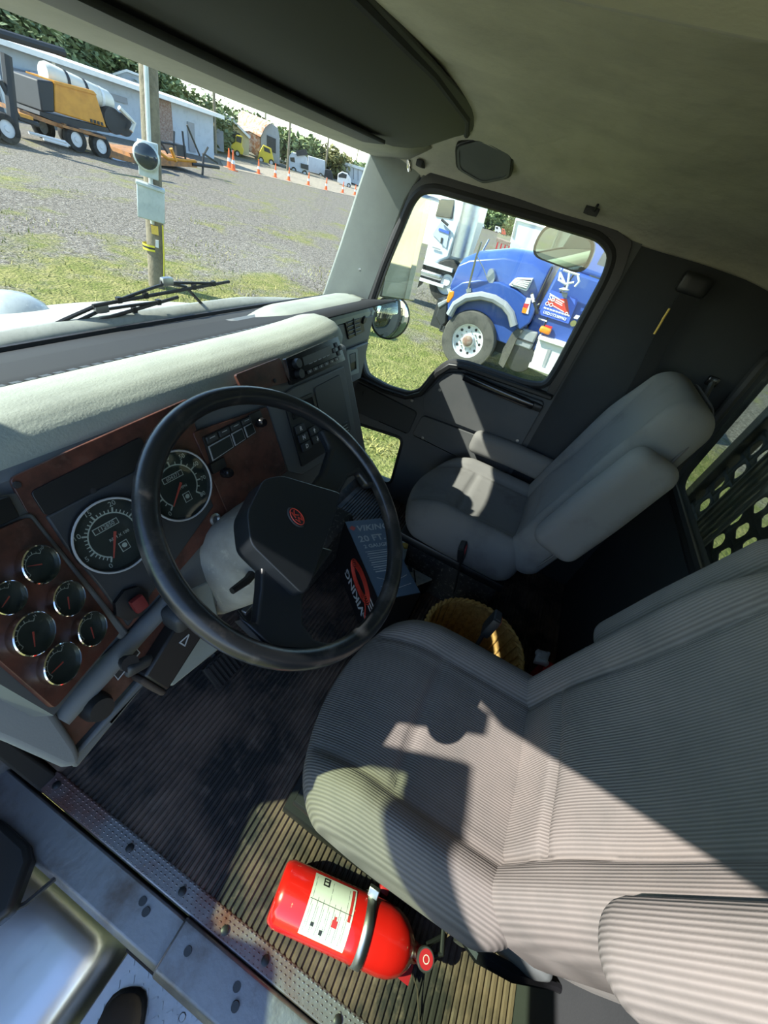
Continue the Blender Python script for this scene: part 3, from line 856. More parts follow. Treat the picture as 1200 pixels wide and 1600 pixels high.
def gauge(px, py, rpx, n_major, labels, a0, a1, needle_a, big=False, sub=5, rim='white_dim', name='gauge', tilt=0.0):
    c = Vector(fp(px, py)); e = Vector(fp(px + rpx, py)); r = rpx / 600.0 * (CURF.world(px, py) - CAM).dot(Vector((RW[0][2], RW[1][2], RW[2][2])))
    y0 = FY - 0.007
    g = MB().lathe([(r * 0.99, 0.0), (r * 1.04, 0.007), (r * 1.03, 0.011), (r * 0.98, 0.012), (r * 0.94, 0.0045)], (c.x, y0, c.y), (0, -1, 0), 40, x=(1, 0, 0), caps=False).build(name, 'chrome' if not big else 'black', dash)
    MB().lathe([(0, 0.0042), (r * 0.97, 0.0042)], (c.x, y0, c.y), (0, -1, 0), 36, x=(1, 0, 0), caps=False).build('dial_face', 'gauge_face', g)
    if big:
        MB().tube([Vector((c.x, y0 - 0.012, c.y)) + Vector((math.cos(t), 0, math.sin(t))) * r * 1.0 for t in [2 * PI * k / 48 for k in range(48)]], 0.0016, 6, closed=True).build('bezel_ring', 'white_dim', g)
    y1 = y0 - 0.0046
    mk = MB()
    ra = r * 0.60
    P = lambda a, rr: Vector((c.x + rr * math.cos(a), y1, c.y + rr * math.sin(a)))
    N = 48
    for i in range(N):
        t0 = a0 + (a1 - a0) * i / N; t1 = a0 + (a1 - a0) * (i + 1) / N; w = r * 0.017
        mk.add([P(t0, ra - w), P(t1, ra - w), P(t1, ra + w), P(t0, ra + w)], [(0, 1, 2, 3)])
    total = n_major * sub
    for i in range(total + 1):
        t = a0 + (a1 - a0) * i / total; mj = i % sub == 0
        w = r * (0.022 if mj else 0.014); l = r * (0.14 if mj else 0.09)
        d = Vector((math.cos(t), 0, math.sin(t))); q = Vector((-d.z, 0, d.x)) * w
        A = P(t, ra); B = P(t, ra + l)
        mk.add([A - q, A + q, B + q, B - q], [(0, 1, 2, 3)])
    mk.build('scale', 'white_dim', g)
    for i, s_ in enumerate(labels):
        t = a0 + (a1 - a0) * i / max(1, len(labels) - 1); p = P(t, r * 0.84)
        text('dial_number', s_, r * 0.19, p, (1, 0, 0), (0, 0, 1), 'white_dim', g, 0.0001)
    nd = MB(); d = Vector((math.cos(needle_a), 0, math.sin(needle_a))); q = Vector((-d.z, 0, d.x))
    yv = Vector((0, -0.003, 0)); o = Vector((c.x, y1, c.y)) + yv
    nd.prism([o - d * r * 0.1 - q * r * 0.035, o + d * r * 0.62 - q * r * 0.012, o + d * r * 0.62 + q * r * 0.012, o - d * r * 0.1 + q * r * 0.035], (0, -0.001, 0))
    nd.build('needle', 'needle', g)
    if big:
        for (uu, vv, w, h) in ((-0.05, 0.30, 0.33, 0.085), (0.10, -0.42, 0.12, 0.14)):
            cc = Vector((c.x + r * uu, y1, c.y + r * vv))
            MB().prism([cc + Vector((sx * r * w, 0, sz * r * h)) for sx, sz in ((-1, -1), (1, -1), (1, 1), (-1, 1))], (0, -0.0004, 0)).build('counter_frame', 'white_dim', g)
            MB().prism([cc + Vector((sx * r * (w - 0.02), -0.0003, sz * r * (h - 0.02))) for sx, sz in ((-1, -1), (1, -1), (1, 1), (-1, 1))], (0, -0.0004, 0)).build('counter_window', 'ink', g)
        text('counter_digits', '112850' if px < 200 else '604371', r * 0.15, (c.x - r * 0.05, y1 - 0.0009, c.y + r * 0.30), (1, 0, 0), (0, 0, 1), 'white_dim', g, 0.0001)
        MB().lathe([(0, 0.0), (r * 0.07, 0.0)], (c.x + r * 0.10, y1 - 0.0009, c.y - r * 0.40), (0, -1, 0), 14, caps=False).build('dial_symbol', 'white_dim', g)
        text('dial_caption', 'RPM X 100' if px < 200 else 'MPH', r * 0.12, (c.x + r * 0.12, y1, c.y - r * 0.10), (1, 0, 0), (0, 0, 1), 'white_dim', g, 0.0001)
    MB().lathe([(0, 0.0105), (r * 0.97, 0.0105)], (c.x, y0, c.y), (0, -1, 0), 32, caps=False).build('dial_glass', 'side_glass', g)
    return g


D2 = math.radians
for (px, py, rp_, nd_) in ((45, 884, 30, 150), (90, 937, 27, 240), (34, 992, 33, 240), (127, 984, 26, 250), (79, 1038, 31, 175), (-6, 936, 26, 200)):
    gauge(px, py, rp_, 4, ['C', '', 'H'] if nd_ != 150 else ['0', '75', '150'], D2(200), D2(40), D2(nd_), False, 2)
LEFTF.end(); CURF = MAINF; MAINF.begin()
gauge(170, 834, 58, 6, ['0', '5', '10', '15', '20', '25', '30'], D2(-122 + 360 - 0), D2(-22), D2(240), True, 5)
gauge(272, 758, 54, 8, ['0', '10', '20', '30', '40', '50', '60', '70', '80'], D2(225), D2(-45), D2(225), True, 2)
panel('panel_rib', [(18, 806), (44, 800), (196, 986), (182, 998), (36, 820)], 'dash_grey', 0.012, bevel=0.004)
c = fp(198, 940)
ib = MB().lathe([(0.026, 0), (0.026, 0.008), (0.018, 0.010), (0, 0.010)], (c[0], FY - 0.008, c[1]), (0, -1, 0), 8).build('park_brake_valve', 'black', dash)
MB().rbox((c[0] + 0.003, FY - 0.026, c[1]), (0.010, 0.006, 0.012), 0.003, 3).build('knob', 'dark_red', ib)

mat('cap_plastic', (0.17, 0.185, 0.19), 0.6, bump=(500, 0.1))
# lower edge: pale rail, burl strip with ignition switch and knob
def bar(name, p0, p1, y0, y1, r0, r1, material):
    a_ = fp(*p0); b_ = fp(*p1); A = Vector((a_[0], y0, a_[1])); B = Vector((b_[0], y1, b_[1]))
    return MB().tube([A, A.lerp(B, 0.33), A.lerp(B, 0.66), B], [r0, r0, r1, r1], 10).build(name, material, dash)


bar('lower_rail', (88, 1120), (268, 930), FY - 0.006, FY - 0.006, 0.017, 0.015, 'cap_plastic')
panel('lower_burl_strip', [(70, 1130), (250, 950), (262, 1000), (205, 1060), (105, 1170)], 'burl', 0.006, y0=FY - 0.002, r=0.004, label='burl strip with the ignition switch')
panel('lower_lip', [(98, 1186), (262, 1002), (300, 960), (310, 975), (215, 1072), (112, 1196)], 'dash_grey', 0.02, y0=FY + 0.006, bevel=0.005)
ip = panel('ignition_plate', [(163, 1041), (198, 1000), (213, 1017), (178, 1060)], 'ink', 0.0085, y0=FY - 0.002, bevel=0)
MB().plate([fp(163, 1041), fp(198, 1000), fp(213, 1017), fp(178, 1060)], [[fp(164.5, 1041), fp(198, 1002), fp(211, 1017), fp(178, 1057.5)]], lambda a, b: (a, FY - 0.0103, b), (0, -0.0006, 0)).build('plate_outline', 'white_dim', ip)
c = fp(187, 1030); MB().lathe([(0.013, 0), (0.013, 0.006), (0.009, 0.014), (0, 0.014)], (c[0], FY - 0.010, c[1]), (0, -1, 0), 16).build('lock_cylinder', 'steel', ip)
c = fp(141, 1098); MB().lathe([(0.020, 0), (0.020, 0.012), (0.016, 0.024), (0, 0.025)], (c[0], FY - 0.008, c[1]), (0, -1, 0), 18).build('dimmer_knob', 'black', dash)
# rounded grey end cap at the door side
ecp = [fp(*p) for p in [(-80, 985), (-10, 1035), (74, 1106), (104, 1150), (112, 1172), (106, 1188), (84, 1190), (0, 1152), (-80, 1120)]]
facing(ecp, FY + 0.06, 0.085).build('end_cap', 'cap_plastic', dash, bevel=0.022, seg=4)
MAINF.end()


def fw(px, py, h):
    return MAINF.world(px, py, h)


# key with leather fob hanging in the ignition
ky = thing('key_ring', tuple(fw(187, 1030, 0.03)), 'worn key with a dark fob in the ignition switch', 'key')
A = fw(189, 1031, 0.026); B = fw(204, 1037, 0.055)
MB().tube([A, A.lerp(B, 0.5)], 0.004, 8).build('key', 'steel', ky)
MB().tube([A.lerp(B, 0.4), B], [0.009, 0.012], 10).build('key_head', 'black', ky)
MB().rbox(fw(217, 1040, 0.05), (0.020, 0.006, 0.010), 0.005, 5, M=ry(0.5)).build('fob', 'dark_panel', ky)

# ================================================================ steering wheel and column
TI = 0.598
WC = Vector((-0.413, 0.255, 0.876)); WN = Vector((0, -math.sin(TI), math.cos(TI)))
WU = Vector((1, 0, 0)); WV = WN.cross(WU)          # WV points forward and up
WR = 0.238
sw = thing('steering_wheel', tuple(WC), 'large black steering wheel with padded hub and red emblem', 'steering wheel')


def wp(u, v, h=0.0):
    return WC + WU * u + WV * v + WN * h


rim = MB(); rim.tube([wp(WR * math.cos(t), WR * math.sin(t)) for t in [2 * PI * k / 72 for k in range(72)]], 0.0165, 14, closed=True)
rim.build('rim', 'rim_worn', sw)


def wplate(pts, h0, t, sub=None):
    return MB().prism([wp(u, v, h0) for u, v in pts], WN * t)


# photo: the wheel is turned, so the spokes lie along pixel directions
def wpx(px, py, h=0.0):
    d = RW @ Vector((px - 600, py - 800, FPX)); o = WC + WN * h
    p = CAM + d * ((o - CAM).dot(WN) / d.dot(WN)) - WC
    return (p.dot(WU), p.dot(WV))


def spoke(pts, name):
    q = [wpx(a, b) for a, b in pts]
    MB().prism([wp(u, v, -0.022) for u, v in q], WN * 0.026).build(name, 'wheel_black', sw, bevel=0.009, seg=3)


spoke([(470, 748), (486, 760), (505, 735), (516, 700), (500, 668), (560, 690), (596, 758), (575, 760), (560, 738), (545, 745), (530, 775), (480, 860), (420, 800)], 'upper_spoke')
spoke([(408, 868), (406, 920), (400, 975), (372, 965), (420, 1012), (500, 1022), (530, 1010), (490, 1000), (472, 975), (472, 935), (482, 912), (520, 860), (450, 840)], 'lower_spoke')
hub = [wpx(a, b, 0.03) for a, b in ((386, 800), (412, 748), (440, 742), (534, 770), (528, 790), (486, 912), (474, 930), (410, 868), (392, 850))]
MB().prism([wp(u, v, -0.02) for u, v in rounded(hub, 0.012, 3)], WN * 0.05).build('hub_pad', 'wheel_black', sw, bevel=0.010, seg=3)
e0 = wpx(463, 808, 0.031)
eb = MB(); eb.add([wp(e0[0] + 0.0135 * math.cos(2 * PI * k / 24), e0[1] + 0.020 * math.sin(2 * PI * k / 24), 0.0305) for k in range(24)] + [wp(e0[0] + 0.0125 * math.cos(2 * PI * k / 24), e0[1] + 0.018 * math.sin(2 * PI * k / 24), 0.033) for k in range(24)],
                  [tuple(range(24, 48))] + [(k, (k + 1) % 24, 24 + (k + 1) % 24, 24 + k) for k in range(24)])
em = eb.build('emblem', 'ink', sw)
MB().tube([wp(e0[0] + 0.010 * math.cos(2 * PI * k / 20), e0[1] + 0.0155 * math.sin(2 * PI * k / 20), 0.0335) for k in range(20)], 0.0009, 5, closed=True).build('emblem_outline', 'cable_red', em)
text('emblem_letters', 'K', 0.016, wp(e0[0], e0[1] + 0.005, 0.0334), WU, WV, 'cable_red', em, 0.0003, bold=True)
text('emblem_letters', 'W', 0.014, wp(e0[0] + 0.001, e0[1] - 0.007, 0.0334), WU, WV, 'cable_red', em, 0.0003, bold=True)

col = thing('steering_column', tuple(WC - WN * 0.3), 'dusty grey steering column cover with stalk and trailer brake lever', 'steering column')
ax = -WN
secs = []
for (h, w, d, off) in ((0.03, 0.058, 0.056, 0.0), (0.08, 0.078, 0.072, -0.004), (0.14, 0.098, 0.088, -0.006), (0.20, 0.110, 0.095, -0.004), (0.30, 0.112, 0.095, 0.0)):
    c = WC + ax * h + WV * off
    secs.append([c + WU * w * (abs(math.cos(t)) ** 0.6 * (1 if math.cos(t) > 0 else -1)) + WV * d * (abs(math.sin(t)) ** 0.6 * (1 if math.sin(t) > 0 else -1)) for t in [2 * PI * k / 28 for k in range(28)]])
mat('column_grey', (0.30, 0.30, 0.27), 0.7, bump=(300, 0.2), var=((0.20, 0.20, 0.18), 12, 0.45, 0.7), dust=((0.48, 0.46, 0.40), 40, 0.58, 0.78))
MB().sweep(secs).build('cover', 'column_grey', col, bevel=0.0)
MB().tube([WC - WN * 0.33, WC - WN * 0.80], 0.022, 12).build('shaft', 'steel', col)
# turn-signal stalk mount on the left
for (a, b, c_) in ((325, 905, 0.012), (345, 925, 0.010)):
    q = wpx(a, b, -0.10); p = wp(q[0], q[1], -0.10)
MB().tube([wp(-0.055, -0.03, -0.11), wp(-0.10, -0.035, -0.10), wp(-0.135, -0.03, -0.095)], [0.010, 0.008, 0.006], 8).build('signal_stalk', 'black', col)
MB().rbox(wp(-0.065, -0.055, -0.10), (0.018, 0.024, 0.014), 0.006, 4, M=Matrix((WU, WV, WN)).transposed()).build('stalk_housing', 'black', col)
# flat black bracket with warning label reaching down to the left, pale cover behind
A0 = fw(283, 968, 0.035); A1 = fw(318, 992, 0.035); B1 = fw(262, 1080, 0.035); B0 = fw(226, 1058, 0.035)
br = MB().prism([A0, A1, B1, B0], MAINF.n * -0.03).build('lever_bracket', 'black', col, bevel=0.004)
mid = (A0 + A1) / 2
text('warning_symbol', '\u0394', 0.026, ((A0 + A1) / 2).lerp((B0 + B1) / 2, 0.24) + MAINF.n * 0.001, (A1 - A0), (A0 - B0), 'white_dim', br, 0.0003)
MB().prism([B0, B1, B1.lerp(A1, -0.10), B0.lerp(A0, -0.10)], MAINF.n * -0.035).build('bracket_end', 'boot_suede', col, bevel=0.004)
MB().prism([fw(268, 935, 0.0), fw(330, 905, 0.0), fw(352, 1008, 0.0), fw(270, 1074, 0.0), fw(250, 1060, 0.0)], MAINF.n * -0.03).build('lower_cover', 'pillar_grey', col, bevel=0.005)
MB().rbox(fw(283, 958, 0.03), (0.026, 0.022, 0.022), 0.012, 5).build('tilt_boot', 'dark_panel', col)

# brake pedal
pd = thing('brake_pedal', at(352, 1040, 'z', 0.13), 'ribbed black rubber brake pedal above the floor', 'pedal')
pc = at(350, 1040, 'z', 0.13)
PM = frame((-0.1, -0.75, 0.66), (1, 0, 0))
MB().rbox(pc, (0.055, 0.045, 0.010), 0.008, 5, M=PM).build('pad', 'black', pd)
for k in range(7):
    MB().box(pc + PM @ Vector((-0.042 + k * 0.014, 0, 0.011)), (0.006, 0.078, 0.004), PM).build('pad_rib', 'rubber', pd)
MB().tube([pc + PM @ Vector((0, 0.02, -0.01)), pc + Vector((0, 0.14, 0.10)), pc + Vector((0.0, 0.26, 0.40))], 0.010, 8).build('arm', 'black', pd)
ac = thing('accelerator_pedal', (-0.17, 0.62, 0.0), 'black treadle accelerator pedal right of the brake', 'pedal')
MB().rbox((-0.19, 0.60, 0.10), (0.035, 0.11, 0.008), 0.006, 4, M=rx(0.75)).build('treadle', 'black', ac)
MB().box((-0.19, 0.55, 0.04), (0.05, 0.03, 0.06)).build('heel_hinge', 'steel', ac, bevel=0.004)
# ================================================================ seats
def cushion_fn(q):
    x, y, z = q
    if z > 0:
        w = z / 0.09
        z += 0.036 * smooth(0.13, 0.225, abs(x)) * w - 0.012 * w * (1 - smooth(0.0, 0.2, abs(x)))
        z -= 0.050 * smooth(0.10, 0.27, y) * w
        g = math.exp(-((abs(x) - 0.165) / 0.009) ** 2) * (1 - smooth(0.24, 0.26, abs(y)))
        g = max(g, (1 if abs(x) < 0.165 else 0) * math.exp(-((y - 0.045) / 0.009) ** 2))
        z -= 0.012 * g * w
    if y > 0:
        y -= 0.075 * (abs(x) / 0.27) ** 2.2 * (y / 0.26)
    x *= 1 - 0.05 * smooth(0.0, 0.26, y)
    return (x, y, z)


def back_fn(q):
    x, y, z = q
    x *= 1 - 0.20 * smooth(0.10, 0.40, z) - 0.03 * smooth(-0.1, -0.38, z)
    if y > 0:
        w = y / 0.075
        y += (0.034 * smooth(0.13, 0.23, abs(x)) * (1 - 0.6 * smooth(0.15, 0.38, z)) - 0.010 * (1 - smooth(0.0, 0.2, abs(x)))) * w
        y += 0.020 * math.exp(-((z + 0.17) / 0.12) ** 2) * (1 - smooth(0.12, 0.2, abs(x))) * w
        g = math.exp(-((abs(x) - 0.160) / 0.009) ** 2) * (1 - smooth(0.30, 0.33, z))
        g = max(g, math.exp(-((z + 0.20) / 0.009) ** 2) * (1 - smooth(0.15, 0.165, abs(x))))
        y -= 0.012 * g * w
    return (x, y, z)


def make_seat(name, loc, label, lean, hz, fabric, arms, base, bh=0.40, bt_=0.080):
    t = thing(name, loc, label, 'seat')
    c = MB().rbox((0, 0, hz - 0.09), (0.272, 0.262, 0.09), 0.075, (64, 56, 12), fn=cushion_fn)
    c.build('cushion', fabric, t, local=True, sharp=80)
    B = rx(lean)
    piv = Vector((0, -0.255, hz - 0.06))
    b = MB().rbox(piv + B @ Vector((0, 0, bh - 0.03)), (0.262, bt_, bh), 0.064, (60, 10, 70), M=B, fn=back_fn)
    b.build('backrest', fabric, t, local=True, sharp=80)
    # piping round the backrest edge
    pts = []
    for k in range(64):
        a = 2 * PI * k / 64; ca, sa = math.cos(a), math.sin(a)
        q = Vector((0.262 * abs(ca) ** 0.35 * (1 if ca > 0 else -1), -0.03, bh * abs(sa) ** 0.35 * (1 if sa > 0 else -1)))
        pts.append(piv + B @ (Vector((0, 0, bh - 0.03)) + Vector(back_fn(q)) * 1.004))
    MB().tube(pts, 0.004, 6, closed=True).build('piping', 'seam', t, local=True)
    for side, up in arms:
        if up:
            M = B
            c0 = piv + B @ Vector((side * up[0], up[1], up[2]))
            a = MB().rbox(c0, (0.045, 0.078, up[3]), 0.042, (10, 12, 22), M=M, fn=lambda q: (q[0], q[1] * (1 - 0.12 * smooth(-0.05, 0.2, q[2])), q[2]))
        else:
            c0 = Vector((side * 0.268, -0.06, hz + 0.10))
            a = MB().rbox(c0, (0.036, 0.20, 0.055), 0.032, (10, 22, 12), fn=lambda q: (q[0], q[1], q[2] - 0.012 * smooth(0, 0.2, q[1])))
        ar = a.build('armrest', fabric, t, local=True, sharp=80)
        MB().lathe([(0.02, 0), (0.02, 0.055), (0, 0.055)], piv + B @ Vector((side * 0.20, -0.02, 0.30)), (side, 0, 0), 14).build('armrest_pivot', 'black', t, local=True)
    MB().rbox((0, -0.02, hz - 0.20), (0.235, 0.235, 0.025), 0.015, 4).build('seat_pan', 'black', t, local=True)
    if base == 'air':
        bl = []
        for k in range(13):
            w = 0.15 + (0.022 if k % 2 else 0); z = 0.06 + k * 0.016
            bl.append([(-w, -w + 0.0, z), (w, -w, z), (w, w, z), (-w, w, z)])
        MB().sweep(bl).build('bellows', 'rubber', t, local=True, bevel=0.006)
        MB().rbox((0, 0, 0.035), (0.21, 0.24, 0.032), 0.012, 4).build('base_plate', 'black', t, local=True)
        for s_ in (-1, 1):
            MB().box((s_ * 0.19, -0.05, 0.075), (0.025, 0.38, 0.02)).build('slide_rail', 'black', t, local=True, bevel=0.003)
    else:
        MB().hexa([(-0.20, -0.26, 0.0), (0.20, -0.26, 0.0), (0.20, 0.14, 0.0), (-0.20, 0.14, 0.0), (-0.21, -0.24, hz - 0.2), (0.21, -0.24, hz - 0.2), (0.21, 0.17, hz - 0.2), (-0.21, 0.17, hz - 0.2)]).build('pedestal', 'carpet', t, local=True, bevel=0.015)
    return t


ds = make_seat('driver_seat', (-0.40, -0.165, 0), 'grey corduroy driver seat half in sunlight behind the steering wheel', 0.20, 0.475, 'seat_cord', [(1, (0.312, -0.005, 0.43, 0.215)), (-1, (0.288, 0.125, 0.605, 0.225))], 'air')
ps = make_seat('passenger_seat', (0.55, -0.005, 0), 'stained grey passenger seat beside the far door', 0.22, 0.468, 'seat_plain', [(-1, (0.308, 0.02, 0.395, 0.205)), (1, None)], 'box', 0.375, 0.068)
# adjuster housing and levers on the door side of the driver seat
ah = thing('seat_adjuster', (-0.66, -0.43, 0.25), 'grey plastic seat adjuster housing with a black handle below the driver seat', 'seat adjuster')
P0 = at(815, 1455, 'z', 0.27)
MB().rbox(P0, (0.045, 0.065, 0.035), 0.016, 6, M=rz(-0.15)).build('housing_top', 'dash_grey', ah)
MB().rbox(P0 + Vector((-0.004, -0.005, -0.05)), (0.038, 0.058, 0.035), 0.012, 5, M=rz(-0.15)).build('housing', 'dash_grey', ah)
for k in range(4):
    MB().box(P0 + Vector((-0.042, -0.045 - k * 0.008 + 0.02, -0.05)), (0.006, 0.003, 0.06)).build('grip_rib', 'dark_panel', ah)
hp = [at(712, 1452, 'z', 0.20), at(745, 1490, 'z', 0.22), at(800, 1520, 'z', 0.22), at(866, 1540, 'z', 0.20), at(960, 1590, 'z', 0.18)]
MB().tube(hp, [0.006, 0.014, 0.014, 0.008, 0.006], 8).build('handle', 'black_gloss', ah)
MB().rbox(at(722, 1465, 'z', 0.19), (0.012, 0.012, 0.02), 0.004, 3).build('handle_clevis', 'steel', ah)
# frame rail under the cushion edge
fr = thing('seat_frame_rail', at(830, 1410, 'z', 0.36), 'shiny black steel rail under the driver seat cushion edge', 'seat rail')
MB().tube([at(700, 1400, 'z', 0.33), at(790, 1405, 'z', 0.36), at(840, 1418, 'z', 0.36), at(900, 1470, 'z', 0.33)], 0.014, 8).build('rail', 'black_gloss', fr)

# seat-belt buckles
def buckle(p, d, label, strap_to):
    b = thing('seat_belt_buckle', tuple(p), label, 'buckle', 'seat belt buckles')
    M = frame(d)
    MB().rbox(p, (0.026, 0.013, 0.036), 0.006, 4, M=M).build('body', 'black', b)
    MB().box(Vector(p) + M @ Vector((0, 0, 0.036)), (0.036, 0.014, 0.004), M).build('slot', 'ink', b)
    MB().box(Vector(p) + M @ Vector((0, -0.0135, 0.018)), (0.03, 0.002, 0.022), M).build('release_button', 'red_plastic', b)
    MB().sweep([[Vector(q) + M @ Vector((s1 * 0.02, s2 * 0.002, 0)) for s1, s2 in ((-1, -1), (1, -1), (1, 1), (-1, 1))] for q in (Vector(p) - M @ Vector((0, 0, 0.03)), strap_to)]).build('webbing', 'black_soft', b)


buckle(at(768, 975, 'x', -0.085), (0.15, -0.1, 1), 'black seat belt buckle between driver seat and straw basket', Vector((-0.10, -0.22, 0.10)))
buckle(at(722, 862, 'x', 0.262), (-0.2, 0.3, 1), 'black seat belt buckle against the passenger seat side', Vector((0.30, -0.10, 0.16)))

# ================================================================ fire extinguisher
EA = at(433, 1390, 'z', 0.066); EB = at(600, 1466, 'z', 0.066); ER = 0.061
ed = (EB - EA).normalized(); L_ = (EB - EA).length
ex = thing('fire_extinguisher', (EA.x, EA.y, 0.0), 'red fire extinguisher lying strapped to the floor beside the sill', 'fire extinguisher')
body = MB().lathe([(0, 0.004), (ER * 0.80, 0.0), (ER * 0.90, 0.004), (ER, 0.018), (ER, L_ - 0.005), (ER * 0.96, L_ + 0.018), (ER * 0.82, L_ + 0.042), (ER * 0.58, L_ + 0.060), (ER * 0.34, L_ + 0.068), (ER * 0.30, L_ + 0.078), (0, L_ + 0.078)], EA, ed, 40)
body.build('cylinder', 'red_paint', ex, sharp=50)
EM = frame(ed, (0, 0, 1))      # x column up, y column sideways
lab = MB()


def cyl(t, a, rr=ER):
    return EA + ed * t + EM.col[0] * (rr * math.cos(a)) + EM.col[1] * (rr * math.sin(a))


A_0, A_1 = -0.95, 0.95
lb0, lb1 = L_ * 0.27, L_ * 0.66
lab.grid(lambda u, v: cyl(lb0 + (lb1 - lb0) * u, A_0 + (A_1 - A_0) * v, ER + 0.0008), 2, 18)
lo = lab.build('label', 'label_white', ex)


def lpatch(u0, u1, v0, v1, material, name):
    MB().grid(lambda u, v: cyl(lb0 + (lb1 - lb0) * (u0 + (u1 - u0) * u), A_0 + (A_1 - A_0) * (v0 + (v1 - v0) * v), ER + 0.0013), 1, 6).build(name, material, lo)


EY = EM.col[1]
flip = EY.x < 0      # which way round the label reads


def vv(v): return v if not flip else 1 - v


# v=0 -> camera (outer) side, v=1 -> seat side
def lp(u0, u1, v0, v1, m_, nm):
    a, b = sorted((vv(v0), vv(v1))); lpatch(u0, u1, a, b, m_, nm)


lp(0.22, 0.36, 0.80, 0.96, 'ink', 'pictogram')
lp(0.25, 0.33, 0.83, 0.87, 'label_white', 'pictogram_mark')
lp(0.25, 0.33, 0.90, 0.93, 'label_white', 'pictogram_mark')
for k in range(7):
    lp(0.06 + k * 0.13, 0.065 + k * 0.13, 0.08, 0.60 if k % 3 else 0.92, 'ink', 'print_line')
    lp(0.10 + k * 0.13, 0.104 + k * 0.13, 0.14, 0.48, 'ink', 'print_line')
lp(0.02, 0.98, 0.545, 0.553, 'ink', 'print_line')
lp(0.90, 0.96, 0.45, 0.95, 'ink_red', 'instructions_heading')
lp(0.60, 0.72, 0.30, 0.40, 'ink_red', 'flame_symbol')
lp(0.63, 0.68, 0.38, 0.45, 'ink_red', 'flame_symbol')
lp(0.18, 0.25, 0.20, 0.26, 'ink', 'figure_symbol')
lp(0.40, 0.47, 0.12, 0.20, 'ink', 'figure_symbol')
# strap
ts_ = L_ * 0.80
MB().grid(lambda u, v: cyl(ts_ + 0.022 * (u - 0.5) * 1.0, -2.0 + 4.0 * v, ER + 0.0028), 1, 30).build('strap', 'aluminium', ex, solid=0.0015)
sgn = -1 if EM.col[1].x < 0 else 1
lt = cyl(ts_, sgn * 0.95, ER + 0.012)
MB().box(lt, (0.014, 0.026, 0.020), frame(lt - (EA + ed * ts_))).build('strap_latch', 'steel', ex, bevel=0.002)
MB().box(EA + ed * L_ * 0.5 + Vector((0, 0, -0.062)), (0.05, L_ * 0.9, 0.004), rz(math.atan2(-ed.x, ed.y))).build('bracket', 'steel', ex)
# valve head, gauge, handle, pin and tag
NK = EA + ed * (L_ + 0.078)
MB().lathe([(0.016, 0), (0.017, 0.026), (0.014, 0.030), (0, 0.030)], NK, ed, 16).build('valve_head', 'red_plastic', ex)
gc = NK + ed * 0.018 + Vector((-0.004, 0, 0.018))
gd = (CAM - gc).normalized() * 0.4 + Vector((-0.1, -0.2, 0.8))
g = MB().lathe([(0.019, -0.006), (0.021, 0.004), (0.019, 0.008), (0.0, 0.008)], gc, gd, 24).build('pressure_gauge', 'steel', ex)
MB().lathe([(0, 0.0085), (0.0165, 0.0085)], gc, gd, 24, caps=False).build('gauge_dial', 'red_plastic', g)
MB().lathe([(0.006, 0.0092), (0.0075, 0.0092)], gc, gd, 16, caps=False).build('gauge_mark', 'white', g)
MB().tube([NK + ed * 0.025, NK + ed * 0.055 + Vector((0.015, 0, 0.01)), NK + ed * 0.04 + Vector((0.075, 0, 0.012))], [0.007, 0.006, 0.005], 8).build('carry_handle', 'black', ex)
MB().tube([NK + ed * 0.02 + Vector((0.02, 0, 0)), NK + ed * 0.06 + Vector((0.05, 0, -0.01))], 0.005, 8).build('squeeze_lever', 'black', ex)
tgp = at(634, 1518, 'z', 0.04)
MB().rbox(tgp, (0.017, 0.014, 0.0015), 0.001, 3, M=rx(0.2)).build('inspection_tag', 'red_plastic', ex)
MB().tube([NK + ed * 0.01, tgp.lerp(NK, 0.5) + Vector((0, 0, 0.01)), tgp], 0.0012, 5).build('tag_wire', 'steel', ex)
MB().tube([tgp + Vector((0.012, -0.005, 0)), at(652, 1545, 'z', 0.02), at(655, 1600, 'z', 0.01), at(650, 1640, 'z', 0.01)], 0.0015, 5).build('safety_cord', 'boot_suede', ex)
# small red cap on the floor by the strap
rc = at(600, 1388, 'z', 0.02)
tag(MB().rbox(rc, (0.014, 0.012, 0.018), 0.005, 4).build('bottle_cap', 'red_plastic'), 'small red plastic cap on the floor next to the extinguisher strap', 'cap')
cr = at(722, 1440, 'z', 0.06)
tag(MB().rbox(cr, (0.03, 0.022, 0.012), 0.004, 5, fn=lambda q: (q[0], q[1], q[2] + 0.006 * math.sin(q[0] * 160) * math.cos(q[1] * 190))).build('foil_wrapper', 'clear_film'), 'crumpled shiny wrapper on the floor under the driver seat edge', 'wrapper')

# ================================================================ between the seats
# jumper cable carton
q0 = at(538, 815, 'z', 0.27); q1 = at(592, 940, 'z', 0.27)
bx_ = (q1 - q0); bl_ = bx_.length; bd = bx_.normalized(); bw = Vector((bd.y, -bd.x, 0)) * -1      # long direction, then width
if bw.x < 0: bw = -bw
BW = 0.17
bxo = thing('cable_carton', tuple((q0 + q1) / 2 * 1.0 - Vector((0, 0, 0.27))), 'black and blue jumper cable carton standing between the seats', 'box')
h = Vector((0, 0, 0.25))
MB().hexa([q0 - h, q1 - h, q1 + bw * BW - h, q0 + bw * BW - h, q0, q1, q1 + bw * BW, q0 + bw * BW]).build('carton', 'box_black', bxo, bevel=0.002)
up = Vector((0, 0, 0.0008))
MB().prism([q0 + up + bd * 0.003 + bw * 0.003, q1 + up - bd * 0.003 + bw * 0.003, q1 + up - bd * 0.003 + bw * (BW - 0.003), q0 + up + bd * 0.003 + bw * (BW - 0.003)], (0, 0, 0.0006)).build('top_print', 'box_blue', bxo)
tz = Vector((0, 0, 0.0016))


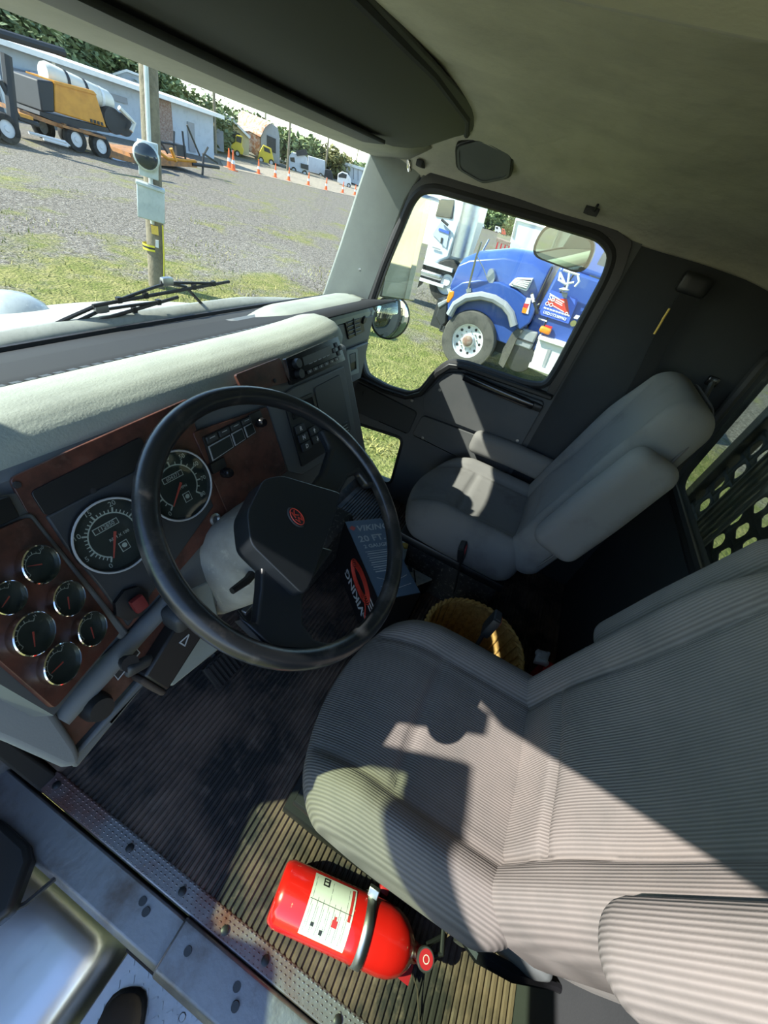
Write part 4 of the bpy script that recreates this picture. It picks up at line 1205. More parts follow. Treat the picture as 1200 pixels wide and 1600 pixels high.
def toptext(s_, size, l, w, m_='white_dim', bold=True, sh=0.0):
    text('carton_lettering', s_, size, q0 + bd * l + bw * w + tz, bw, -bd, m_, bxo, 0.0002, 'LEFT', bold=bold, shear=sh)


toptext('VIKING', 0.044, 0.050, 0.035, sh=0.25)
text('carton_lettering', '\u25C6', 0.03, q0 + bd * 0.045 + bw * 0.022 + tz, bw, -bd, 'cable_red', bxo, 0.0002)
MB().prism([q0 + bd * 0.040 + bw * 0.014 + tz, q0 + bd * 0.055 + bw * 0.018 + tz, q0 + bd * 0.042 + bw * 0.03 + tz], (0, 0, 0.0003)).build('carton_logo', 'cable_red', bxo)
toptext('20 FT.', 0.045, 0.108, 0.026)
toptext('2 GAUGE', 0.025, 0.148, 0.034)
for k in range(5):
    MB().box(q0 + bd * (0.175 + 0.022 * k) + bw * 0.09 + tz, (0.12, 0.0025, 0.0003), rz(math.atan2(bw.y, bw.x))).build('carton_rule', 'white_dim', bxo)
    MB().box(q0 + bd * (0.186 + 0.022 * k) + bw * (0.085 - 0.008 * (k % 3)) + tz, (0.10 - 0.016 * (k % 3), 0.005, 0.0003), rz(math.atan2(bw.y, bw.x))).build('carton_small_print', 'white_dim', bxo)
MB().tube([q0 + bd * 0.30 + bw * 0.03 + tz, q0 + bd * 0.33 + bw * 0.09 + tz, q0 + bd * 0.31 + bw * 0.15 + tz], 0.0012, 5).build('carton_drawing', 'white_dim', bxo)
MB().tube([q0 + bd * 0.34 + bw * 0.03 + tz, q0 + bd * 0.36 + bw * 0.09 + tz, q0 + bd * 0.35 + bw * 0.15 + tz], 0.0012, 5).build('carton_drawing', 'white_dim', bxo)
# printed side: outward normal -bw
sn = -bw * 0.0012; dn = Vector((0, 0, -1))
text('carton_lettering', 'VIKING', 0.066, q0 + bd * 0.235 + dn * 0.165 + sn, -bd, (0, 0, -1), 'white_dim', bxo, 0.0002, bold=True, shear=0.25)
coil = MB()
for k in range(5):
    cc = q0 + bd * 0.25 + dn * (0.075) + sn * 2
    coil.tube([cc + bd * ((0.066 + 0.009 * k) * math.cos(t)) + dn * ((0.024 + 0.0075 * k) * math.sin(t)) for t in [2 * PI * j / 28 for j in range(28)]], 0.0022, 5, closed=True)
coil.tube([cc + bd * 0.05 + dn * 0.02, cc + bd * 0.09 + dn * 0.045, cc + bd * 0.11 + dn * 0.09], 0.0022, 5)
coil.build('cable_picture', 'cable_red', bxo)
for k in range(3):
    MB().prism([q0 + bd * (0.34 + 0.005 * k) + dn * (0.05 + 0.02 * k) + sn, q0 + bd * 0.40 + dn * (0.05 + 0.02 * k) + sn, q0 + bd * 0.40 + dn * (0.058 + 0.02 * k) + sn, q0 + bd * (0.34 + 0.005 * k) + dn * (0.058 + 0.02 * k) + sn], -bw * 0.0003).build('carton_small_print', 'white_dim', bxo)
text('carton_lettering', '20 FT.', 0.026, q0 + bd * 0.36 + dn * 0.16 + sn, -bd, (0, 0, -1), 'white_dim', bxo, 0.0002, bold=True)

# clear bag of papers with a yellow tag
bgc = at(645, 880, 'z', 0.10)
bag = thing('document_bag', (bgc.x, bgc.y, 0.0), 'clear plastic bag of papers lying on a black case between the seats', 'bag')
bp_ = [at(626, 846, 'z', 0.105), at(650, 846, 'z', 0.105), at(675, 906, 'z', 0.105), at(650, 916, 'z', 0.105), at(632, 920, 'z', 0.105), at(624, 880, 'z', 0.105)]
MB().prism([p + Vector((0, 0, -0.004)) for p in bp_], (0, 0, 0.006)).build('papers', 'label_white', bag)
cx = sum(bp_, Vector()) / len(bp_)
for (k, (px, py, w, hh, m_)) in enumerate([(640, 880, 0.10, 0.018, 'box_blue'), (632, 893, 0.06, 0.006, 'ink'), (648, 900, 0.07, 0.006, 'ink'), (640, 910, 0.08, 0.006, 'ink'), (650, 866, 0.04, 0.012, 'white')]):
    MB().box(at(px, py, 'z', 0.1085), (w, hh, 0.001), rz(0.5)).build('printed_block', m_, bag)
film = MB().grid(lambda u, v: (lambda p: p + Vector((0, 0, 0.010 + 0.006 * noise.noise(p * 22))))(bp_[0].lerp(bp_[5], v).lerp(bp_[2].lerp(bp_[3], v), u)), 14, 10)
film.build('film', 'clear_film', bag)
cs_ = thing('black_case', (cx.x, cx.y, 0.0), 'low black case under the clear document bag', 'case')
mn = [p.lerp(cx, -0.06) for p in (bp_[5], bp_[1], bp_[2], bp_[4])]
MB().prism([Vector((p.x, p.y, 0.03)) for p in mn], (0, 0, 0.068)).build('shell', 'black', cs_, bevel=0.01)
MB().prism([Vector((p.x, p.y, 0.0)).lerp(Vector((cx.x, cx.y, 0.0)), 0.06) for p in mn], (0, 0, 0.03)).build('foot', 'black_soft', cs_)
yt = thing('yellow_tag', at(640, 853, 'z', 0.12), 'yellow plastic tag with a white hook on the document bag', 'tag')
yc = at(640, 853, 'z', 0.125)
MB().rbox(yc, (0.032, 0.018, 0.005), 0.004, 4, M=rz(-0.9)).build('plate', 'yellow', yt)
MB().tube([yc + Vector((0.0, -0.03, 0)), yc + Vector((0.015, -0.05, 0.004)), yc + Vector((0.035, -0.045, 0.0)), yc + Vector((0.04, -0.02, 0.0))], 0.004, 6).build('hook', 'label_white', yt)

# woven straw basket
bc = Vector((0.012, -0.215, 0.0)); br_ = 0.165
bk = thing('straw_basket', tuple(bc), 'round woven straw basket between the seats', 'basket')
wv = MB()


def bask(u, v):
    a = 2 * PI * u; rr = br_ * (0.72 + 0.28 * v ** 0.7) * (1 + 0.008 * math.sin(40 * a + (PI if int(v * 14) % 2 else 0)))
    return bc + Vector((rr * math.cos(a), rr * 1.02 * math.sin(a), 0.01 + 0.27 * v))


wv.grid(bask, 80, 14, closed_u=True)
wv.build('weave', 'straw', bk, solid=0.006, sharp=20)
for k in range(30):
    a = 2 * PI * k / 30
    MB().tube([bc + Vector((math.cos(a) * br_ * (0.69 + 0.27 * (v ** 0.7)), 1.02 * math.sin(a) * br_ * (0.69 + 0.27 * (v ** 0.7)), 0.01 + 0.27 * v)) for v in (0, 0.33, 0.66, 1)], 0.003, 5).build('stake', 'straw', bk)
rimp = MB()
for s_ in (0, 1):
    rimp.tube([bc + Vector(((br_ + 0.005 * math.cos(24 * t + s_ * PI)) * math.cos(t), (br_ + 0.005 * math.cos(24 * t + s_ * PI)) * 1.02 * math.sin(t), 0.283 + 0.005 * math.sin(24 * t + s_ * PI))) for t in [2 * PI * j / 120 for j in range(120)]], 0.006, 6, closed=True)
rimp.build('braided_rim', 'straw', bk)
MB().lathe([(0, 0.0), (br_ * 0.72, 0.0), (br_ * 0.72, 0.012), (0, 0.012)], bc, (0, 0, 1), 30).build('bottom', 'straw', bk)
# dark red folder and a crumpled tissue behind it
rf = at(835, 1015, 'x', 0.06)
tag(MB().rbox((0.07, -0.50, 0.12), (0.07, 0.03, 0.12), 0.008, 4).build('red_folder', 'red_plastic'), 'dark red folder on the floor behind the straw basket', 'folder')
tag(MB().rbox((0.13, -0.46, 0.245), (0.03, 0.022, 0.014), 0.01, 6, fn=lambda q: (q[0], q[1], q[2] + 0.008 * math.sin(q[0] * 140 + q[1] * 90))).build('tissue', 'white_dim'), 'crumpled white tissue beside the red folder', 'tissue')
# ================================================================ overhead console, speaker, hooks, belts
oc = thing('overhead_console', (0.0, 0.6, 1.42), 'dark grey moulded overhead console above the windscreen', 'console')
secs = []
for x, k in ((-0.80, 0.0), (-0.5, 0.0), (0.0, 0.0), (0.40, 0.0), (0.55, 0.3), (0.60, 0.7), (0.625, 1.0)):
    f = 0.05 * k
    secs.append([(x, 0.745 - f * 0.3, 1.432), (x, 0.725 - f, 1.418 + 0.015 * k), (x, 0.69 - f, 1.412 + 0.02 * k), (x, 0.60, 1.425 + 0.02 * k), (x, 0.52, 1.462 + 0.02 * k), (x, 0.455, 1.505), (x, 0.43, 1.53), (x, 0.70, 1.55), (x, 0.76, 1.46)])
MB().sweep(secs).build('shell', 'console_grey', oc, bevel=0.008)
MB().tube([(-0.80, 0.447, 1.517), (0.2, 0.449, 1.520), (0.50, 0.46, 1.508), (0.62, 0.49, 1.492)], 0.009, 8).build('rear_bead', 'lining_dark', oc)
MB().rbox((-0.30, 0.735, 1.418), (0.055, 0.010, 0.006), 0.004, 4).build('catch', 'black', oc)
MB().rbox((-0.05, 0.645, 1.408), (0.42, 0.035, 0.006), 0.005, 4, M=rx(-0.12)).build('recess_panel', 'dark_panel', oc)
vz = thing('sun_visor', (0.5, 0.74, 1.40), 'thin black folded sun visor at the end of the console', 'visor')
MB().prism([at(470, 150, 'y', 0.74), at(600, 205, 'y', 0.70), at(684, 250, 'y', 0.66), at(660, 246, 'y', 0.72), at(560, 215, 'y', 0.76)], (0, 0, 0.008)).build('blade', 'black_soft', vz)
MB().lathe([(0.010, 0), (0.010, 0.02), (0.006, 0.03), (0, 0.03)], at(640, 250, 'y', 0.70), (0, -0.3, -1), 12).build('pivot', 'chrome', vz)
MB().rbox(at(658, 256, 'y', 0.69), (0.022, 0.012, 0.010), 0.004, 3).build('clip', 'dark_panel', vz)

# hexagonal speaker on the sloping headliner
sp_c = at(760, 240, 'x', 0.72)
sn_ = Vector((-0.55, -0.12, -0.83)).normalized()
spk = thing('speaker', tuple(sp_c), 'dark hexagonal speaker on the headliner corner', 'speaker')
SM = frame(sn_, (0, 1, 0))
hexp = rounded([(0.105 * math.cos(PI / 6 + k * PI / 3) * 1.0, 0.085 * math.sin(PI / 6 + k * PI / 3)) for k in range(6)], 0.02, 3)
MB().plate(hexp, [], lambda a, b: sp_c + SM @ Vector((a, b, -0.02)), sn_ * 0.045).build('housing', 'black', spk, bevel=0.008)
MB().plate([(a * 0.92, b * 0.92) for a, b in hexp], [[(a * 0.84, b * 0.84) for a, b in hexp]], lambda a, b: sp_c + SM @ Vector((a, b, 0.025)), sn_ * 0.003).build('trim_ring', 'dash_grey', spk)
MB().plate([(a * 0.84, b * 0.84) for a, b in hexp], [], lambda a, b: sp_c + SM @ Vector((a, b, 0.022)), sn_ * 0.004).build('grille', 'dash_grey', spk)
# coat hook
hk = at(925, 328, 'x', 0.80)
ck = thing('coat_hook', tuple(hk), 'small black coat hook above the passenger window', 'hook')
MB().rbox(hk, (0.006, 0.022, 0.014), 0.004, 3).build('plate', 'black', ck)
MB().tube([hk + Vector((-0.005, -0.008, 0.0)), hk + Vector((-0.02, -0.010, 0.012)), hk + Vector((-0.018, -0.012, 0.035))], 0.004, 6).build('prong', 'black', ck)
# passenger seat belt hanging from its upper anchor, yellow tag on it
sbt = thing('seat_belt', (0.83, -0.29, 0.5), 'black seat belt hanging on the wall behind the passenger door', 'seat belt')
an = at(1085, 445, 'x', 0.835)
MB().rbox(an, (0.022, 0.045, 0.030), 0.014, 6).build('anchor_cover', 'black', sbt)
st = [an + Vector((-0.012, 0.0, -0.01)), at(1040, 520, 'x', 0.825), at(1000, 600, 'x', 0.815), at(950, 680, 'x', 0.81)]
MB().sweep([[p + Vector((0, 0.026, 0)), p + Vector((0.003, 0.026, 0)), p + Vector((0.003, -0.026, 0)), p + Vector((0, -0.026, 0))] for p in st]).build('webbing', 'black_soft', sbt)
MB().tube([at(1046, 482, 'x', 0.81), at(1036, 498, 'x', 0.81), at(1034, 502, 'x', 0.808), at(1022, 522, 'x', 0.81)], 0.0035, 6).build('yellow_tag', 'yellow', sbt)
# black latch on the rear wall by the window
lk = at(1108, 606, 'y', RWY + 0.02)
gh = thing('pull_strap', tuple(lk), 'short black pull strap on the rear wall beside the window', 'strap')
A = at(1112, 596, 'y', RWY + 0.02); B = at(1072, 660, 'y', RWY + 0.02)
A = Vector((0.845, RWY + 0.012, 1.17)); B = Vector((0.845, RWY + 0.012, 0.98))
A = at(1113, 596, 'x', 0.845); B = at(1080, 650, 'x', 0.845)
MB().tube([A, A.lerp(B, 0.5) + Vector((-0.015, 0, 0)), B], 0.012, 8).build('strap', 'black', gh)
MB().rbox(A, (0.010, 0.018, 0.016), 0.005, 4).build('mount', 'black_gloss', gh)
MB().rbox(B, (0.010, 0.018, 0.016), 0.005, 4).build('mount', 'black_gloss', gh)

# ================================================================ driver door, swung open, with its mirrors
HP = Vector((-0.965, 0.765, 0.0)); DA = math.radians(78)
dd = thing('driver_door', tuple(HP), 'driver door swung wide open with black inner trim', 'door')
dd.rotation_euler = (0, 0, -DA)
# local frame: door closed, x outward is -x, hinge at origin, door runs to -y
T = 0.06
dw = [(-0.04, 0.62), (-0.30, 0.64), (-0.36, 0.80), (-0.78, 0.83), (-0.78, 1.405), (-0.10, 1.395), (-0.02, 0.95)]
MB().plate([(0.0, -0.12), (-0.86, -0.12), (-0.86, 1.51), (-0.10, 1.50), (0.03, 0.95)], [rounded(dw, 0.04)], lambda a, b: (-T / 2, a, b), (-T / 2, 0, 0)).build('shell', 'white', dd, local=True, bevel=0.008)
MB().plate([(-0.01, -0.11), (-0.84, -0.11), (-0.84, 0.62), (-0.01, 0.60)], [], lambda a, b: (0.012, a, b), (-T / 2 - 0.012, 0, 0)).build('inner_panel', 'black', dd, local=True, bevel=0.02, seg=3)
MB().plate(rounded(dw, 0.04), [], lambda a, b: (-T * 0.7, a, b), (-0.004, 0, 0)).build('pane', 'door_glass', dd, local=True)
MB().tube([(-T * 0.5, a, b) for a, b in rounded(dw, 0.04)], 0.014, 8, closed=True).build('window_seal', 'rubber', dd, local=True)
MB().rbox((0.05, -0.42, 0.55), (0.035, 0.18, 0.03), 0.02, 5).build('armrest', 'black', dd, local=True)
# check strap from the door to the sill
ck2 = thing('door_check_strap', at(140, 1330, 'z', -0.01), 'black rubber check strap from the open door to the sill', 'strap')
MB().tube([at(140, 1322, 'z', -0.012), at(95, 1365, 'z', -0.02), at(40, 1412, 'z', -0.03), at(-40, 1450, 'z', -0.02)], 0.0055, 6).build('strap', 'rubber', ck2)
# black bin at the bottom of the door (seen at the lower left edge)
BN = [at(-70, 1240, 'z', 0.0), at(5, 1283, 'z', 0.0), at(48, 1322, 'z', 0.0), at(52, 1345, 'z', 0.0), at(22, 1425, 'z', 0.0), at(-15, 1455, 'z', 0.0), at(-120, 1480, 'z', 0.0)]
DINV = (Matrix.Translation(HP) @ Matrix.Rotation(-DA, 4, 'Z')).inverted()
cxb = sum(BN, Vector()) / len(BN)
pk_ = MB().prism([DINV @ (p + Vector((0, 0, -0.03))) for p in BN], (0, 0, 0.05)).build('door_pocket', 'black', dd, bevel=0.012, seg=3, local=True)
MB().prism([DINV @ (p.lerp(cxb, 0.12) + Vector((0, 0, 0.012))) for p in BN], (0, 0, 0.006)).build('pocket_liner', 'dark_panel', pk_, bevel=0.003, local=True)
# driver side mirrors ride on the open door
MB().rbox((-0.33, -0.02, 1.02), (0.095, 0.02, 0.20), 0.015, 5).build('mirror_head', 'steel', dd, local=True)
MB().box((-0.33, -0.0415, 1.02), (0.175, 0.002, 0.385)).build('mirror_plate', 'mirror', dd, local=True)
MB().tube([(-0.05, -0.05, 1.33), (-0.30, 0.0, 1.36), (-0.40, 0.02, 1.30), (-0.40, 0.02, 0.62), (-0.30, 0.0, 0.55), (-0.05, -0.05, 0.58)], 0.010, 8).build('mirror_arm', 'steel', dd, local=True)
MB().lathe([(0.0, -0.03), (0.07, -0.015), (0.095, 0.0), (0.09, 0.006), (0, 0.016)], (-0.33, -0.03, 0.70), (0, -1, 0), 28).build('spot_mirror', 'steel', dd, local=True)

# ================================================================ steps, tank, boot
stp = thing('cab_step', (-1.05, 0.0, GZ), 'aluminium tread step below the driver door', 'step')
MB().box((-1.06, -0.12, -0.345), (0.22, 0.76, 0.03)).build('tread_plate', 'aluminium', stp, bevel=0.004)
MB().box((-0.965, -0.12, -0.31), (0.03, 0.76, 0.05)).build('back_flange', 'boot_suede', stp, bevel=0.004)
MB().box((-1.18, -0.12, -0.36), (0.02, 0.76, 0.07)).build('front_flange', 'aluminium', stp, bevel=0.004)
for yy in (-0.46, 0.22):
    MB().box((-1.06, yy, -0.72), (0.2, 0.02, 0.75)).build('hanger', 'black_soft', stp)
em_ = MB()
for i in range(10):
    for j in range(30):
        a = 0.7 if (i + j) % 2 else -0.7
        em_.box((-1.155 + i * 0.021, -0.48 + j * 0.0245, -0.328), (0.014, 0.004, 0.003), rz(a))
em_.build('embossing', 'aluminium', stp, kind='stuff')
for (xx, yy) in ((-1.0, 0.05), (-1.02, -0.1)):
    MB().lathe([(0.009, 0), (0.007, 0.005), (0, 0.005)], (xx, yy, -0.33), (0, 0, 1), 8).build('bolt', 'steel', stp)
# polished box ahead of the step
tk = thing('battery_box', (-1.1, 0.6, GZ), 'polished aluminium box ahead of the step below the door', 'battery box')
MB().rbox((-1.285, 0.80, -0.37), (0.325, 0.52, 0.20), 0.05, (16, 16, 16), M=ry(-0.05)).build('cover', 'polished', tk, sharp=60)
MB().box((-1.26, 0.8, -0.75), (0.5, 0.8, 0.40)).build('cradle', 'black_soft', tk)
MB().box((-1.22, 0.8, -1.025), (0.3, 0.5, 0.15)).build('hanger', 'black_soft', tk)
# photographer's boot on the step
pr = thing('person', (-1.06, 0.12, -0.33), 'brown suede boot of a person standing on the step', 'person')
def bsec(y, w, z0, z1, n=26):
    out = []
    for k in range(n):
        a = 2 * PI * k / n
        out.append((w * math.copysign(abs(math.cos(a)) ** 0.7, math.cos(a)), y, (z0 + z1) / 2 + (z1 - z0) / 2 * math.copysign(abs(math.sin(a)) ** 0.8, math.sin(a))))
    return out
BMx = rz(-1.05)
bo = Vector((-1.105, 0.150, -0.330))
def bl2(secs): return [[BMx @ Vector(p) + bo for p in s_] for s_ in secs]
MB().sweep(bl2([bsec(0.092, 0.006, 0.028, 0.038), bsec(0.0905, 0.018, 0.022, 0.050), bsec(0.084, 0.030, 0.018, 0.060), bsec(0.073, 0.039, 0.016, 0.068), bsec(0.055, 0.046, 0.014, 0.078), bsec(0.01, 0.051, 0.012, 0.085), bsec(-0.05, 0.047, 0.012, 0.105), bsec(-0.11, 0.042, 0.012, 0.15), bsec(-0.17, 0.042, 0.012, 0.16), bsec(-0.205, 0.034, 0.014, 0.15)])).build('boot', 'boot_suede', pr, sharp=60)
MB().sweep(bl2([bsec(0.101, 0.006, 0.0, 0.018), bsec(0.099, 0.022, 0.0, 0.020), bsec(0.091, 0.037, 0.0, 0.022), bsec(0.077, 0.047, 0.0, 0.022), bsec(0.055, 0.052, 0.0, 0.022), bsec(0.01, 0.056, 0.0, 0.022), bsec(-0.08, 0.046, 0.0, 0.022), bsec(-0.20, 0.044, 0.0, 0.022), bsec(-0.215, 0.03, 0.0, 0.022)])).build('sole', 'black', pr)
lg_ = []
for (h, yo, w, d) in ((0.13, -0.15, 0.052, 0.06), (0.20, -0.155, 0.058, 0.065), (0.30, -0.15, 0.064, 0.072), (0.40, -0.145, 0.068, 0.075)):
    lg_.append([BMx @ Vector((w * math.cos(2 * PI * k / 16), yo + d * math.sin(2 * PI * k / 16), h)) + bo for k in range(16)])
MB().sweep(lg_).build('trouser_leg', 'denim', pr, sharp=60)
# ================================================================ own truck outside the glass
mat('truck_white', (0.62, 0.62, 0.57), 0.35, coat=0.3, var=((0.50, 0.49, 0.43), 5, 0.45, 0.8))
mat('cowl_grey', (0.30, 0.32, 0.28), 0.6, var=((0.22, 0.23, 0.20), 8, 0.4, 0.7))
hoodt = thing('hood', (0.0, 1.4, 0.4), 'white hood of the own truck sloping away beyond the wipers', 'hood')


def hood_pt(u, v):
    x = -0.95 + 1.90 * u; y = 1.06 + 1.5 * v
    z = 0.872 - 0.10 * (y - 1.0) - 0.22 * max(0, y - 1.10) ** 1.3
    z -= 0.16 * smooth(0.25, 0.85, abs(x)) + 0.35 * smooth(0.75, 0.95, abs(x))
    return (x, y, z)


MB().grid(hood_pt, 36, 24).build('panel', 'truck_white', hoodt, solid=0.01)
MB().grid(lambda u, v: Vector((-0.84 + 1.62 * u, 0, 0)) * 0 + ws_base(-0.84 + 1.62 * u).lerp(Vector((-0.84 + 1.62 * u, 1.10, 0.868 - 0.10 * smooth(0.3, 0.85, abs(-0.84 + 1.62 * u)))), v) + Vector((0, 0.0, -0.004 + 0.035 * math.sin(v * PI))), 24, 5).build('cowl', 'cowl_grey', hoodt, solid=0.006)
MB().hexa([(-0.9, 1.08, -0.9), (0.9, 1.08, -0.9), (0.9, 2.45, -0.9), (-0.9, 2.45, -0.9), (-0.9, 1.08, 0.3), (0.9, 1.08, 0.3), (0.9, 2.45, 0.2), (-0.9, 2.45, 0.2)]).build('engine_bay', 'black_soft', hoodt)
dm = at(28, 497, 'z', 0.78)
ac_ = thing('air_cleaner', tuple(dm), 'rounded grey air cleaner cap on the hood at the left edge', 'air cleaner')
dmp = at(28, 500, 'y', 1.62)
mat('cap_grey', (0.36, 0.40, 0.40), 0.35, coat=0.3, dust=((0.7, 0.7, 0.68), 30, 0.62, 0.72))
MB().lathe([(0, 0.085), (0.05, 0.078), (0.085, 0.055), (0.105, 0.015), (0.110, -0.06), (0.110, -0.30)], dmp + Vector((0, 0, 0.0)), (0.05, 0, 1), 28).build('cap', 'cap_grey', ac_, sharp=60)

# wipers resting above the lower gasket
def wiper(pts_blade, pts_arm, label):
    w = thing('windscreen_wiper', tuple(pts_arm[0]), label, 'wiper', 'windscreen wipers')
    MB().tube(pts_blade, 0.0045, 6).build('blade', 'rubber', w)
    n_ = len(pts_blade); up_ = Vector((0, 0.006, 0.012))
    a, b, c = pts_blade[0].lerp(pts_blade[-1], 0.15), pts_blade[0].lerp(pts_blade[-1], 0.5), pts_blade[0].lerp(pts_blade[-1], 0.85)
    MB().tube([a + Vector((0, 0, 0.003)), a.lerp(b, 0.5) + up_, b + up_ * 1.7, b.lerp(c, 0.5) + up_, c + Vector((0, 0, 0.003))], 0.004, 6).build('bridge', 'black', w)
    for t in (0.15, 0.32, 0.68, 0.85):
        p = pts_blade[0].lerp(pts_blade[-1], t); MB().box(p + Vector((0, 0, 0.003)), (0.012, 0.01, 0.014)).build('claw', 'black', w)
    MB().rbox(b + up_ * 2, (0.018, 0.008, 0.011), 0.004, 3).build('clip', 'steel', w)
    MB().tube(pts_arm, 0.005, 6).build('arm', 'black', w)


Y1 = 1.035
wiper([at(145, 478, 'y', Y1), at(250, 459, 'y', Y1), at(358, 440, 'y', Y1)], [at(352, 505, 'y', 1.03), at(322, 482, 'y', 1.04), at(290, 448, 'y', 1.045), at(250, 440, 'y', 1.05)], 'upper windscreen wiper with a silver clip and a bare arm')
wiper([at(15, 548, 'y', Y1), at(140, 505, 'y', Y1), at(278, 464, 'y', Y1)], [at(12, 556, 'y', 1.05), at(60, 520, 'y', 1.05), at(100, 500, 'y', 1.05), at(150, 478, 'y', 1.05)], 'lower windscreen wiper lying nearer the dashboard')

# passenger side mirrors outside the door window
MX = 1.15
ms = thing('side_mirror', at(592, 455, 'x', MX), 'tall flat mirror and round spot mirror on tube arms outside the passenger window', 'mirror')
mq = [at(637, 306, 'x', MX), at(678, 318, 'x', MX), at(643, 462, 'x', MX), at(604, 459, 'x', MX)]
cen = sum(mq, Vector()) / 4
MM = frame((-0.55, -0.835, 0.03), (0, 0, 1))     # face normal looking back at the cab
MB().box(cen + MM @ Vector((0, 0, -0.022)), (0.42, 0.215, 0.04), MM).build('mirror_head', 'steel', ms, bevel=0.012)
MB().box(cen + MM @ Vector((0.03, 0, 0.001)), (0.33, 0.195, 0.003), MM).build('mirror_plate', 'mirror_plain' if 'mirror_plain' in MATS else 'mirror', ms)
MB().box(cen + MM @ Vector((-0.168, 0, 0.001)), (0.065, 0.195, 0.003), MM).build('lower_mirror_plate', 'mirror', ms)
sc_ = at(610, 497, 'x', MX)
SM_ = frame((-0.75, -0.66, 0.05), (0, 0, 1))
sp = MB().lathe([(0.0, -0.04), (0.07, -0.03), (0.102, -0.008), (0.106, 0.0), (0.098, 0.004)], sc_, SM_.col[2], 32, caps=False).build('spot_mirror', 'black', ms)
MB().lathe([(0.099, 0.002), (0.08, 0.010), (0.05, 0.0165), (0.02, 0.0195), (0, 0.020)], sc_, SM_.col[2], 32, caps=False).build('spot_glass', 'mirror', sp, sharp=80)
arm_pts = [at(624, 300, 'x', MX), at(612, 345, 'x', MX), at(593, 440, 'x', MX), at(590, 460, 'x', 1.12), at(580, 476, 'x', 1.05), at(566, 482, 'x', 0.97), at(556, 486, 'x', 0.92)]
MB().tube(arm_pts, 0.010, 8).build('arm', 'steel', ms)
MB().tube([at(624, 300, 'x', MX), at(640, 290, 'x', 1.05), at(655, 288, 'x', 0.93)], 0.010, 8).build('arm', 'steel', ms)
MB().tube([at(592, 485, 'x', MX), at(580, 488, 'x', 1.05), at(560, 492, 'x', 0.93)], 0.006, 6).build('spot_arm', 'steel', ms)
# convex look-down mirror hanging above the passenger window
lm = thing('lookdown_mirror', at(880, 350, 'x', 0.98), 'black framed look-down mirror at the top of the passenger window', 'mirror')
lc = at(879, 391, 'x', 1.0); LM = frame((-0.62, -0.30, -0.35) if False else (CAM - lc).normalized() + Vector((0.05, 0.5, -0.75)), (0, -1, 0))
LM = frame(((CAM - lc).normalized() + Vector((0.0, 0.25, -0.12))), (0, 1, 0))
op = rounded([(-0.105, -0.062), (0.105, -0.062), (0.115, 0.05), (-0.115, 0.05)], 0.05, 5)
MB().plate(op, [], lambda a, b: lc + LM @ Vector((a, b, -0.02)), LM.col[2] * 0.022).build('housing', 'black', lm, bevel=0.006)
MB().plate([(a * 0.90, b * 0.88) for a, b in op], [], lambda a, b: lc + LM @ Vector((a, b, 0.0025)), LM.col[2] * 0.001).build('mirror_plate', 'mirror', lm)
MB().tube([lc + Vector((0.02, 0, 0.02)), lc + Vector((0.0, 0, 0.09)), Vector((0.92, lc.y, 1.43))], 0.008, 8).build('bracket', 'black', lm)

# headache rack behind the rear window
hr = thing('headache_rack', (0.0, -0.95, 0.0), 'dark perforated steel rack behind the rear window', 'rack')
pl = MB(); HS = 0.085; n_ = 14
RY = -0.82
for i in range(20):
    for j in range(8):
        cx_ = -0.66 + i * HS + (HS / 2 if j % 2 else 0); cz = 0.52 + j * HS
        sq = [Vector((cx_ + sx * HS / 2, RY, cz + sz * HS / 2)) for sx, sz in ((-1, -1), (1, -1), (1, 1), (-1, 1))]
        r_ = HS * 0.36
        circ_ = [Vector((cx_ + r_ * math.cos(2 * PI * k / n_ + PI / 4 * 5), RY, cz + r_ * math.sin(2 * PI * k / n_ + PI / 4 * 5))) for k in range(n_)]
        k0 = len(pl.v); pl.v += sq + circ_
        solid_ = (random.random() < 0.12)
        # fan each corner to a quarter of the ring
        for c in range(4):
            a0 = int(round(c * n_ / 4)); a1 = int(round((c + 1) * n_ / 4))
            for k in range(a0, a1):
                pl.f.append((k0 + c, k0 + 4 + (k + 1) % n_, k0 + 4 + k % n_))
            pl.f.append((k0 + c, k0 + (c + 1) % 4, k0 + 4 + a1 % n_))
pl.build('perforated_plate', 'lining_dark', hr, solid=0.004)
MB().box((0.1, RY, 1.24), (1.8, 0.06, 0.06)).build('top_rail', 'black', hr, bevel=0.005)
MB().box((0.1, RY, 0.45), (1.9, 0.06, 0.06)).build('bottom_rail', 'black', hr, bevel=0.005)
for xx in (-0.75, 0.99):
    MB().box((xx, RY, 0.1), (0.06, 0.06, 2.3)).build('upright', 'black', hr, bevel=0.005)
for k in range(5):
    MB().tube([(0.60 + k * 0.035, RY + 0.03, 0.50), (0.62 + k * 0.035, RY + 0.03, 1.22)], 0.008, 6).build('strut', 'dash_grey', hr)
MB().box((0.0, -3.6, 0.12), (1.9, 4.2, 0.26)).build('bed', 'black_soft')
bb = bpy.data.objects['bed']; bb.name = 'truck_bed'; tag(bb, 'dark flat bed of the truck behind the perforated rack', 'truck bed')

